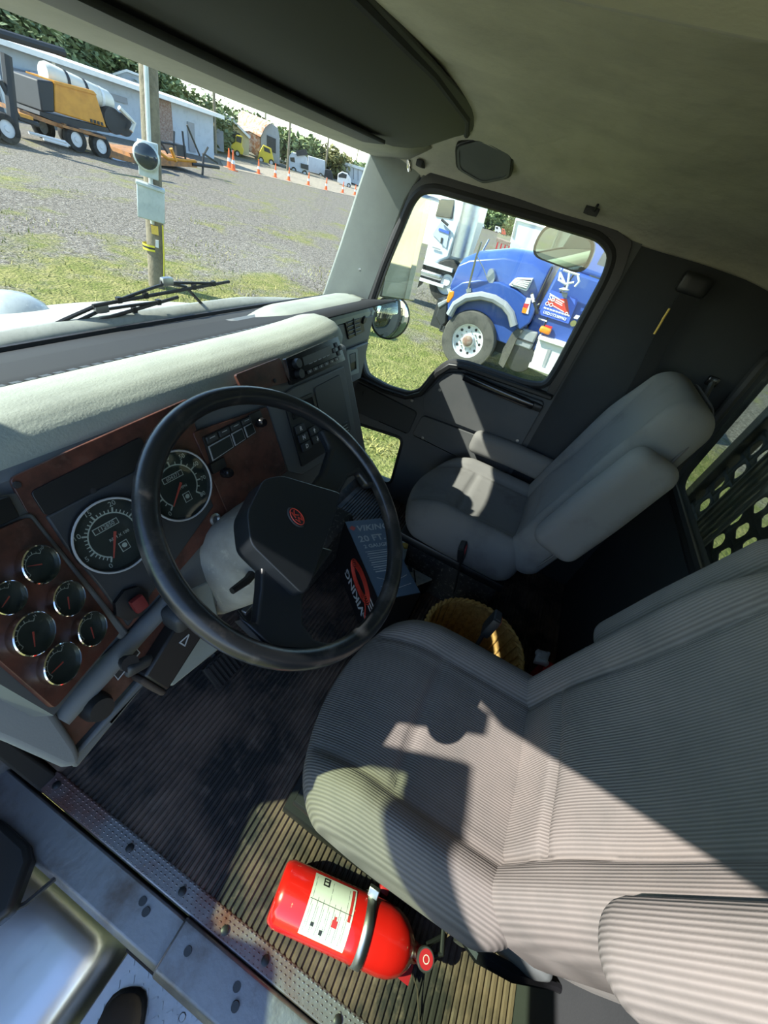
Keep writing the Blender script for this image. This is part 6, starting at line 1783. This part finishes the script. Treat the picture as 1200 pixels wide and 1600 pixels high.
dr = thing('drilling_machine', tuple(T_(120, 200)), 'orange drilling machine with white tank on the trailer', 'machine')
yprism([(85, 127), (150, 147), (167, 200), (86, 175)], 0.5, YT + 0.1).build('side_panel', 'orange', dr, bevel=0.04)
yprism([(84, 126), (146, 142), (152, 149), (86, 131)], 1.6, YT + 0.05).build('hood_top', 'orange', dr)
yprism([(58, 124), (84, 128), (86, 176), (66, 175)], 1.6, YT + 0.1).build('engine_bay', 'machine_black', dr, bevel=0.05)
yprism([(62, 174), (168, 200), (172, 208), (100, 196), (62, 180)], 1.6, YT + 0.15).build('track_frame', 'machine_black', dr)
A = T_(66, 112, YT + 0.8); B = T_(172, 160, YT + 0.8)
MB().lathe([(0, 0), (0.30, 0.02), (0.36, 0.15), (0.36, (B - A).length - 0.15), (0.30, (B - A).length - 0.02), (0, (B - A).length)], A, B - A, 20).build('water_tank', 'tank_white', dr)
for t in (0.28, 0.55, 0.80):
    MB().lathe([(0.375, -0.06), (0.375, 0.06)], A.lerp(B, t), B - A, 20, caps=False).build('tank_strap', 'machine_black' if t < 0.7 else 'white', dr)
for (px, py, rr) in ((180, 190, 0.45), (196, 196, 0.4)):
    MB().lathe([(0, 0), (rr, 0.05), (rr, 0.5), (0, 0.55)], T_(px, py, YT + 0.2), (0, 1, 0), 16).build('hose_reel', 'machine_black', dr)
MB().tube([T_(186, 168), T_(198, 180), T_(210, 192), T_(205, 205)], 0.09, 6).build('hose', 'tank_white', dr)
for k in range(4):
    yprism([(141 + k * 5.5, 185.5 + k * 1.7), (144.5 + k * 5.5, 186.5 + k * 1.7), (145.5 + k * 5.5, 192 + k * 1.7), (142 + k * 5.5, 191 + k * 1.7)], 0.02, YT + 0.08).build('panel_mark', 'machine_black', dr)

# second trailer at the left edge
t2 = thing('gooseneck_trailer', tuple(T_(20, 205)), 'dark trailer frame with uprights at the left edge', 'trailer')
YB = 20.6
MB().tube([T_(9, 85, YB), T_(22, 205, YB)], 0.16, 8).build('upright', 'machine_black', t2)
MB().tube([T_(-40, 40, YB), T_(100, 82, YB)], 0.12, 8).build('boom', 'machine_black', t2)
MB().tube([T_(0, 125, YB), T_(30, 185, YB), T_(60, 195, YB)], 0.08, 6).build('brace', 'machine_black', t2)
yprism([(30, 176), (52, 183), (52, 193), (32, 188)], 0.6, YB).build('yellow_block', 'orange', t2)
yprism([(-60, 180), (25, 195), (25, 203), (-60, 192)], 2.0, YB).build('deck', 'machine_black', t2)
for px in (8, -25):
    wheel(T_(px, 200, YB - 0.1), (0, -1, 0), 0.42, 0.28, t2)
# ladder rack lying beside the trailer
ld = thing('metal_ramp', tuple(T_(70, 215)), 'white ribbed loading ramp beside the trailer wheels', 'ramp')
MB().tube([T_(45, 207, 20.9), T_(102, 222, 20.9)], 0.05, 6).build('rail', 'far_white', ld)
MB().tube([T_(68, 217, 20.9), T_(106, 228, 20.9)], 0.05, 6).build('rail', 'far_white', ld)
for k in range(5):
    MB().tube([T_(66 + k * 9, 212.5 + k * 2.4, 20.9), T_(73 + k * 9, 218.5 + k * 2.3, 20.9)], 0.035, 5).build('rung', 'far_white', ld)
# ================================================================ blue truck beside the cab
mat('blue_paint', (0.028, 0.075, 0.30), 0.32, coat=0.5, var=((0.05, 0.11, 0.36), 3, 0.5, 0.85), dust=((0.30, 0.36, 0.48), 60, 0.66, 0.80))
mat('sign_blue', (0.05, 0.12, 0.55), 0.5)
mat('lamp_orange', (0.85, 0.25, 0.02), 0.3)
BX = 7.15


def B_(px, py, x=BX): return at(px, py, 'x', x)


def xprism(pts, depth, x=BX): return MB().prism([B_(a, b, x) for a, b in pts], (depth, 0, 0))


bt = thing('blue_truck', tuple(ground(735, 570)), 'blue conventional truck parked alongside, seen through the passenger window', 'truck')
# crowned hood lofted across the width from the side outline
hp = [(703, 470), (707, 425), (716, 405), (735, 397), (790, 393), (835, 402), (857, 420), (846, 455), (836, 480)]
prof_ = [B_(a, b) for a, b in hp]
zb = [-0.35] * len(prof_)
secs = []
for (dx, dz) in ((0.12, -0.28), (0.16, -0.10), (0.32, 0.0), (0.7, 0.05), (1.15, 0.06), (1.6, 0.05), (2.0, 0.0), (2.16, -0.10), (2.2, -0.28)):
    up = [Vector((BX + dx, p.y, max(p.z + dz * smooth(-0.2, 0.5, p.z), -0.3))) for p in prof_]
    secs.append(up + [Vector((BX + dx, prof_[-1].y, -0.45)), Vector((BX + dx, prof_[0].y, -0.45))])
MB().sweep(secs).build('hood', 'blue_paint', bt, sharp=35, bevel=0.03, seg=3)
fender = [(699, 492), (699, 468), (706, 452), (722, 441), (748, 437), (780, 441), (806, 452), (828, 470), (838, 480), (828, 505), (812, 516), (804, 508), (799, 490), (788, 476), (772, 466), (752, 461), (730, 464), (712, 475), (703, 492)]
xprism(fender, 0.55, BX - 0.02).build('fender', 'blue_paint', bt, bevel=0.05, seg=3)
arch = [(702, 492), (711, 476), (729, 465), (752, 462), (772, 467), (788, 477), (798, 490), (803, 509)]
MB().tube([B_(a, b, BX - 0.04) for a, b in arch], 0.07, 8).build('arch_trim', 'wall_grey', bt)
fl2 = [(812, 512), (802, 540), (790, 562), (797, 570), (806, 560), (818, 525)]
xprism([(811, 512), (800, 520), (786, 545), (779, 568), (786, 575), (796, 555), (806, 532), (817, 516)], 0.6, BX).build('mud_flap', 'tyre_dusty', bt)
# wheel
wc = B_(733, 531, BX + 0.10); wr_ = 0.53
wt = MB().lathe([(wr_ * 0.58, -0.14), (wr_ * 0.75, -0.155), (wr_ * 0.96, -0.14), (wr_, -0.10), (wr_, 0.12), (wr_ * 0.6, 0.14)], wc, (1, 0, 0), 40, caps=False).build('front_wheel', 'tyre_dusty', bt)
MB().lathe([(wr_ * 0.60, -0.10), (wr_ * 0.585, -0.125), (wr_ * 0.54, -0.12), (wr_ * 0.50, -0.07), (wr_ * 0.24, -0.055), (wr_ * 0.22, -0.10), (wr_ * 0.16, -0.13), (0, -0.14)], wc, (1, 0, 0), 40, caps=False).build('rim', 'far_white', wt)
MB().lathe([(wr_ * 0.19, -0.10), (wr_ * 0.19, -0.135), (wr_ * 0.12, -0.16), (0, -0.16)], wc, (1, 0, 0), 20, caps=False).build('hub_cap', 'brick_dark', wt)
for k in range(10):
    a = 2 * PI * k / 10
    MB().lathe([(0.028, 0), (0.022, -0.012), (0, -0.012)], wc + Vector((-0.066, wr_ * 0.44 * math.cos(a), wr_ * 0.44 * math.sin(a))), (1, 0, 0), 10).build('hand_hole', 'ink', wt)
    a += PI / 10
    MB().lathe([(0.014, 0), (0.012, -0.03), (0, -0.03)], wc + Vector((-0.058, wr_ * 0.31 * math.cos(a), wr_ * 0.31 * math.sin(a))), (1, 0, 0), 6).build('lug_nut', 'steel', wt)
MB().lathe([(wr_ * 0.60, -0.14), (wr_, -0.10), (wr_, 0.12), (0, 0.14)], wc + Vector((1.9, 0, 0)), (1, 0, 0), 28).build('front_wheel', 'tyre', bt)
MB().box((BX + 1.1, wc.y - 0.2, -0.42), (1.7, 2.2, 0.5)).build('chassis', 'machine_black', bt)
# bumper, lamp, tow hook
xprism([(685, 478), (694, 464), (700, 470), (697, 505), (688, 512), (680, 495)], 2.1, BX + 0.02).build('bumper', 'machine_black', bt, bevel=0.03)
xprism([(683, 474), (700, 466), (700, 472), (685, 482)], 0.2, BX).build('bumper_corner', 'wall_grey', bt, bevel=0.02)
xprism([(698, 466), (702, 454), (710, 455), (709, 463), (701, 474), (697, 472)], 0.12, BX - 0.03).build('turn_lamp', 'lamp_orange', bt, bevel=0.02)
MB().tube([B_(690, 508, BX), B_(688, 516, BX), B_(693, 518, BX), B_(695, 510, BX)], 0.03, 6).build('tow_hook', 'machine_black', bt)
# hood details: oval badge, vent with slats, hood mirror post
bdg = [B_(767 + 6 * math.cos(2 * PI * k / 20), 431.5 + 12 * math.sin(2 * PI * k / 20), BX - 0.02) for k in range(20)]
MB().prism(bdg, (0.2, 0, 0)).build('oval_badge', 'car_silver', bt)
vtq = [(795, 445), (806, 434), (833, 435), (823, 455)]
vf = MB().plate([(B_(a, b).y, B_(a, b).z) for a, b in rounded(vtq, 2)], [], lambda a, b: (BX - 0.03, a, b), (0.25, 0, 0)).build('hood_vent', 'far_white', bt, bevel=0.01)
xprism([(799, 444), (808, 436.5), (830, 437.5), (821.5, 452)], 0.01, BX - 0.034).build('vent_recess', 'ink', vf)
for k in range(4):
    t = (k + 0.5) / 4
    A = B_(800 + 4 * t * 0 + (1 - t) * 6, 444 - (1 - t) * 6, BX - 0.04); A = B_(807 - 7 * t, 437.5 + 7 * t, BX - 0.045); B2 = B_(829 - 7 * t, 439.5 + 12 * t, BX - 0.045)
    MB().tube([A, B2], 0.014, 6).build('vent_slat', 'far_white', vf)
MB().tube([B_(731, 453, BX), B_(737, 430, BX - 0.1), B_(744, 402, BX - 0.2), B_(752, 378, BX - 0.25)], 0.018, 6).build('hood_mirror_post', 'aluminium', bt)
MB().tube([B_(763, 440, BX), B_(755, 418, BX - 0.1), B_(746, 402, BX - 0.2)], 0.008, 6).build('post_stay', 'steel', bt)
MB().tube([B_(752, 396, BX + 0.9), B_(764, 374, BX + 0.9)], 0.018, 6).build('hood_mirror_post', 'aluminium', bt)
xprism([(728, 452), (736, 450), (736, 456), (729, 458)], 0.05, BX - 0.05).build('post_foot', 'aluminium', bt)
# cab behind the hood
cabp = [(858, 412), (849, 440), (838, 478), (822, 512), (862, 524), (872, 540), (1010, 590), (1060, 420), (1010, 330), (900, 322), (872, 372)]
cq = [B_(a, b, BX + 0.12) for a, b in cabp]
yfr = B_(852, 430).y; 
MB().hexa([(BX + 0.10, yfr - 0.08, -0.38), (BX + 2.15, yfr - 0.08, -0.38), (BX + 2.15, yfr - 2.2, -0.38), (BX + 0.10, yfr - 2.2, -0.38), (BX + 0.16, yfr - 0.15, 0.95), (BX + 2.1, yfr - 0.15, 0.95), (BX + 2.1, yfr - 2.2, 0.95), (BX + 0.16, yfr - 2.2, 0.95)]).build('cab_body', 'blue_paint', bt, bevel=0.05, seg=3)
MB().hexa([(BX + 0.18, yfr - 0.20, 0.94), (BX + 2.08, yfr - 0.20, 0.94), (BX + 2.08, yfr - 2.2, 0.94), (BX + 0.18, yfr - 2.2, 0.94), (BX + 0.30, yfr - 0.55, 1.75), (BX + 1.95, yfr - 0.55, 1.75), (BX + 1.95, yfr - 2.2, 1.75), (BX + 0.30, yfr - 2.2, 1.75)]).build('cab_top', 'blue_paint', bt, bevel=0.06, seg=3)
MB().hexa([(BX + 0.168, yfr - 0.62, 0.62), (BX + 0.19, yfr - 0.62, 0.62), (BX + 0.19, yfr - 1.55, 0.62), (BX + 0.168, yfr - 1.55, 0.62), (BX + 0.24, yfr - 0.70, 1.55), (BX + 0.27, yfr - 0.70, 1.55), (BX + 0.27, yfr - 1.55, 1.55), (BX + 0.24, yfr - 1.55, 1.55)]).build('door_window', 'car_glass', bt, bevel=0.02)
MB().hexa([(BX + 0.35, yfr - 0.16, 0.98), (BX + 1.9, yfr - 0.16, 0.98), (BX + 1.9, yfr - 0.20, 0.98), (BX + 0.35, yfr - 0.20, 0.98), (BX + 0.45, yfr - 0.46, 1.65), (BX + 1.8, yfr - 0.46, 1.65), (BX + 1.8, yfr - 0.50, 1.65), (BX + 0.45, yfr - 0.50, 1.65)]).build('windscreen', 'car_glass', bt)
MB().tube([(BX + 0.10, yfr - 0.34, -0.36), (BX + 0.13, yfr - 0.34, 0.6), (BX + 0.16, yfr - 0.42, 0.94)], 0.012, 6).build('door_gap', 'ink', bt)
MB().tube([(BX + 0.08, yfr - 0.02, -0.4), (BX + 0.14, yfr - 0.04, 0.9)], 0.02, 6).build('cowl_gap', 'ink', bt)
# door sign
SX = BX + 0.085
sgq = [(861, 453), (904, 468), (888, 506), (841, 491)]
sg = xprism(sgq, 0.01, SX).build('door_sign', 'sign_blue', bt)


def sq(u, v):
    P = [B_(a, b, SX - 0.004) for a, b in sgq]
    return (P[0] * (1 - u) + P[1] * u) * (1 - v) + (P[3] * (1 - u) + P[2] * u) * v


sxd = sq(1, 0.5) - sq(0, 0.5); syd = sq(0.5, 0) - sq(0.5, 1)
def spoly(pts, m_, nm, dx=0.0): MB().prism([sq(u, v) + Vector((-dx, 0, 0)) for u, v in pts], (0.004, 0, 0)).build(nm, m_, sg)


spoly([(0.05, 0.52), (0.12, 0.30), (0.62, 0.12), (0.70, 0.22), (0.90, 0.62), (0.88, 0.66)], 'cable_red', 'red_wedge')
spoly([(0.02, 0.12), (0.40, 0.20), (0.40, 0.24), (0.02, 0.16)], 'white', 'white_bar', 0.002)
ht = syd.length
def stext(s_, k, u, v, m_='white', b=True): text('sign_lettering', s_, ht * k, sq(u, v) + Vector((-0.006, 0, 0)), sxd, syd, m_, sg, 0.002, bold=b)


stext('SB', 0.30, 0.16, 0.28, 'white')
for (u0, u1, v0) in ((0.30, 0.60, 0.20), (0.30, 0.56, 0.27), (0.30, 0.58, 0.34)):
    spoly([(u0, v0), (u1, v0 + 0.05), (u1, v0 + 0.085), (u0, v0 + 0.035)], 'white', 'sign_line', 0.003)
stext('OO', 0.22, 0.17, 0.52); stext('O', 0.2, 0.82, 0.66)
for k in range(9):
    spoly([(0.06 + k * 0.10, 0.66), (0.14 + k * 0.10, 0.66), (0.14 + k * 0.10, 0.72), (0.06 + k * 0.10, 0.72)], 'white', 'sign_line', 0.003)
stext('USDOT3389963', 0.155, 0.50, 0.86)
spoly([(0.30, 0.50), (0.72, 0.60), (0.72, 0.63), (0.30, 0.53)], 'white', 'white_bar', 0.002)
# stickers, handles, mirrors, lights, tank and battery box
SM2 = BX - 0.05
xprism([(823, 465), (830, 466), (825, 491), (815, 488)], 0.01, BX - 0.035).build('sticker', 'white', bt)
xprism([(819, 474), (827, 475), (824, 482), (817, 481)], 0.01, BX - 0.038).build('sticker_band', 'ink_red', bt)
xprism([(817, 480), (824, 482), (821, 490), (815, 488)], 0.01, BX - 0.039).build('sticker_band', 'lamp_orange', bt)
MB().tube([B_(831, 458, BX), B_(834, 470, BX - 0.05), B_(840, 490, BX + 0.02)], 0.022, 8).build('grab_handle', 'machine_black', bt)
MB().tube([B_(831, 460, BX - 0.03), B_(834, 472, BX - 0.05)], 0.026, 8).build('handle_sleeve', 'white', bt)
for (pts) in ([(876, 425), (873, 437), (884, 444), (897, 441)], [(890, 424), (887, 445), (884, 455)], [(903, 430), (905, 440), (898, 448)], [(876, 428), (882, 442)], [(880, 422), (905, 430)]):
    MB().tube([B_(a, b, BX - 0.1) for a, b in pts], 0.020, 6).build('mirror_arm', 'far_white', bt)
MB().lathe([(0.07, 0), (0.085, 0.02), (0, 0.05)], B_(881, 454, BX - 0.06), (0, 0.2, 1), 16).build('mirror_foot', 'far_white', bt)
xprism([(877, 456), (887, 458), (885, 466), (879, 464)], 0.1, BX - 0.02).build('mirror_bracket', 'wall_grey', bt)
MB().rbox(B_(852, 516, BX + 0.02), (0.06, 0.10, 0.05), 0.03, 5).build('marker_lamp', 'lamp_orange', bt)
xprism([(852, 508), (863, 511), (860, 518), (850, 515)], 0.05, BX + 0.04).build('reflector', 'red_plastic', bt)
xprism([(900, 492), (906, 494), (902, 499), (896, 497)], 0.04, BX + 0.06).build('door_handle', 'white', bt)
MB().lathe([(0.05, 0), (0.05, 0.03), (0, 0.03)], B_(896, 505, BX + 0.1), (-1, 0, 0), 14).build('door_lock', 'chrome', bt)
xprism([(842, 496.5), (855, 501), (854, 503), (841, 498.5)], 0.004, SX - 0.01).build('fender_plate', 'white', bt)
xprism([(814, 512), (841, 520), (828, 548), (802, 538)], 0.5, BX + 0.05).build('battery_box', 'wall_grey', bt, bevel=0.03)
xprism([(808, 527), (834, 536), (833, 538), (807, 529.5)], 0.02, BX + 0.035).build('box_strap', 'machine_black', bt)
MB().lathe([(0, 0), (0.25, 0.02), (0.28, 0.1), (0.28, 0.6), (0, 0.62)], B_(812, 560, BX + 0.05), (1, 0, 0), 20).build('air_tank', 'machine_black', bt)
xprism([(842, 525), (892, 542), (868, 597), (826, 576)], 0.6, BX + 0.02).build('fuel_tank', 'far_white', bt, bevel=0.08, seg=3)
xprism([(842, 524), (894, 541), (891, 547), (840, 530)], 0.3, BX - 0.06).build('upper_step', 'white', bt, bevel=0.01)
xprism([(827, 568), (880, 588), (878, 594), (825, 574)], 0.3, BX - 0.06).build('lower_step', 'white', bt, bevel=0.01)
xprism([(856, 545), (861, 547), (850, 575), (846, 573)], 0.02, BX - 0.0).build('tank_strap', 'wall_grey', bt)

# ---- white truck behind it
mat('truck_white2', (0.60, 0.64, 0.68), 0.35, coat=0.4)
WX = 10.6


def W_(px, py, x=WX): return at(px, py, 'x', x)


def wprism(pts, depth, x=WX): return MB().prism([W_(a, b, x) for a, b in pts], (depth, 0, 0))


wtk = thing('white_truck', tuple(ground(670, 455)), 'white cab-over truck with a blue diamond emblem behind the tall mirror', 'truck')
wprism([(660, 420), (672, 345), (672, 285), (733, 300), (722, 345), (702, 405)], 2.3).build('cab', 'truck_white2', wtk, bevel=0.08, seg=3)
wprism([(679, 310), (710, 312), (707, 342), (680, 338)], 0.05, WX - 0.03).build('side_window', 'car_glass', wtk, bevel=0.02)
wprism([(689, 346), (703, 360), (697, 388), (676, 366)], 0.02, WX - 0.03).build('blue_diamond', 'wall_blue', wtk)
wprism([(686, 356), (702, 362), (701, 366), (685, 360)], 0.02, WX - 0.05).build('emblem_bar', 'sign_blue', wtk)
wprism([(689, 371), (692, 372), (690, 381), (688, 380)], 0.02, WX - 0.05).build('emblem_bar', 'ink', wtk)
wprism([(676, 385), (688, 389), (687, 391), (675, 387)], 0.02, WX - 0.05).build('emblem_bar', 'wall_grey', wtk)
MB().tube([W_(718, 402), W_(736, 330), W_(742, 300)], 0.22, 16).build('exhaust_stack', 'aluminium', wtk)
wprism([(655, 405), (712, 425), (706, 452), (646, 434)], 2.2).build('chassis', 'machine_black', wtk)
wprism([(657, 404), (707, 420), (706, 426), (655, 411)], 0.2, WX - 0.15).build('side_skirt', 'truck_white2', wtk)
wprism([(655, 418), (692, 429), (688, 440), (652, 429)], 0.4, WX - 0.1).build('tank', 'aluminium', wtk, bevel=0.06)
wprism([(650, 432), (693, 446), (692, 450), (648, 436)], 0.3, WX - 0.15).build('step', 'far_white', wtk)
wheel(W_(700, 440, WX + 0.1), (-1, 0, 0), 0.5, 0.3, wtk)
wheel(W_(640, 420, WX + 0.1), (-1, 0, 0), 0.5, 0.3, wtk)
MB().tube([W_(690, 343, WX - 0.1), W_(700, 352, WX - 0.1)], 0.03, 6).build('wiper_arm', 'ink', wtk)

# ---- far vehicles on the field
F = Far(770, 362)
for i, (px, py, w_, h_, m_, lb) in enumerate(((742, 348, 10, 10, 'barn_cream', 'cream box truck left of the row on the far field'), (752, 350, 9, 9, 'far_white', 'white van second in the row on the far field'), (765, 352, 9, 12, 'far_white', 'tall white truck in the middle of the row on the far field'), (778, 358, 10, 10, 'far_white', 'white truck right of the middle on the far field'), (787, 362, 7, 10, 'red_plastic', 'red tractor at the right of the row on the far field'))):
    far_vehicle('field_truck', lb, 'truck', px, py + 6, [(px - w_ / 2, py + 4), (px - w_ / 2 + 1, py - h_ / 2), (px + w_ / 2 - 2, py - h_ / 2 + 2), (px + w_ / 2, py + 2), (px + w_ / 2, py + 7), (px - w_ / 2 + 2, py + 6)], m_, [[(px - w_ / 2 + 2, py - h_ / 2 + 1.5), (px, py - h_ / 2 + 2.2), (px, py), (px - w_ / 2 + 2, py - 1)]], [(px - w_ / 4, py + 6, 2), (px + w_ / 4, py + 7, 2)], 2.2, group='trucks on the far field')
F = Far(785, 395)
rt = thing('red_trailer', tuple(F.b), 'rusty red flat trailer on the field behind the blue hood', 'trailer')
F.solid([(776, 372), (798, 380), (796, 386), (775, 378)], 2.2).build('deck', 'brick_dark', rt)
for k in range(4):
    F.solid([(777 + k * 6, 378 + k * 2), (779 + k * 6, 378.6 + k * 2), (776 + k * 6, 390 + k * 2), (774 + k * 6, 389 + k * 2)], 0.2).build('stake', 'red_plastic', rt)
F = Far(815, 400)
wb_ = thing('white_box_truck', tuple(F.b), 'large white box body rising behind the blue truck', 'box truck')
F.solid([(793, 395), (806, 340), (850, 352), (846, 410)], 2.5).build('box', 'truck_white2', wb_, bevel=0.04)
F.solid([(800, 370), (806, 345), (808, 346), (803, 371)], 0.1, -0.08).build('corner_post', 'wall_grey', wb_)
F.solid([(806, 340), (850, 352), (850, 356), (806, 344)], 0.2, -0.12).build('top_rail', 'far_white', wb_)
F.solid([(795, 392), (846, 408), (846, 414), (795, 400)], 2.4, 0.05).build('frame', 'machine_black', wb_)
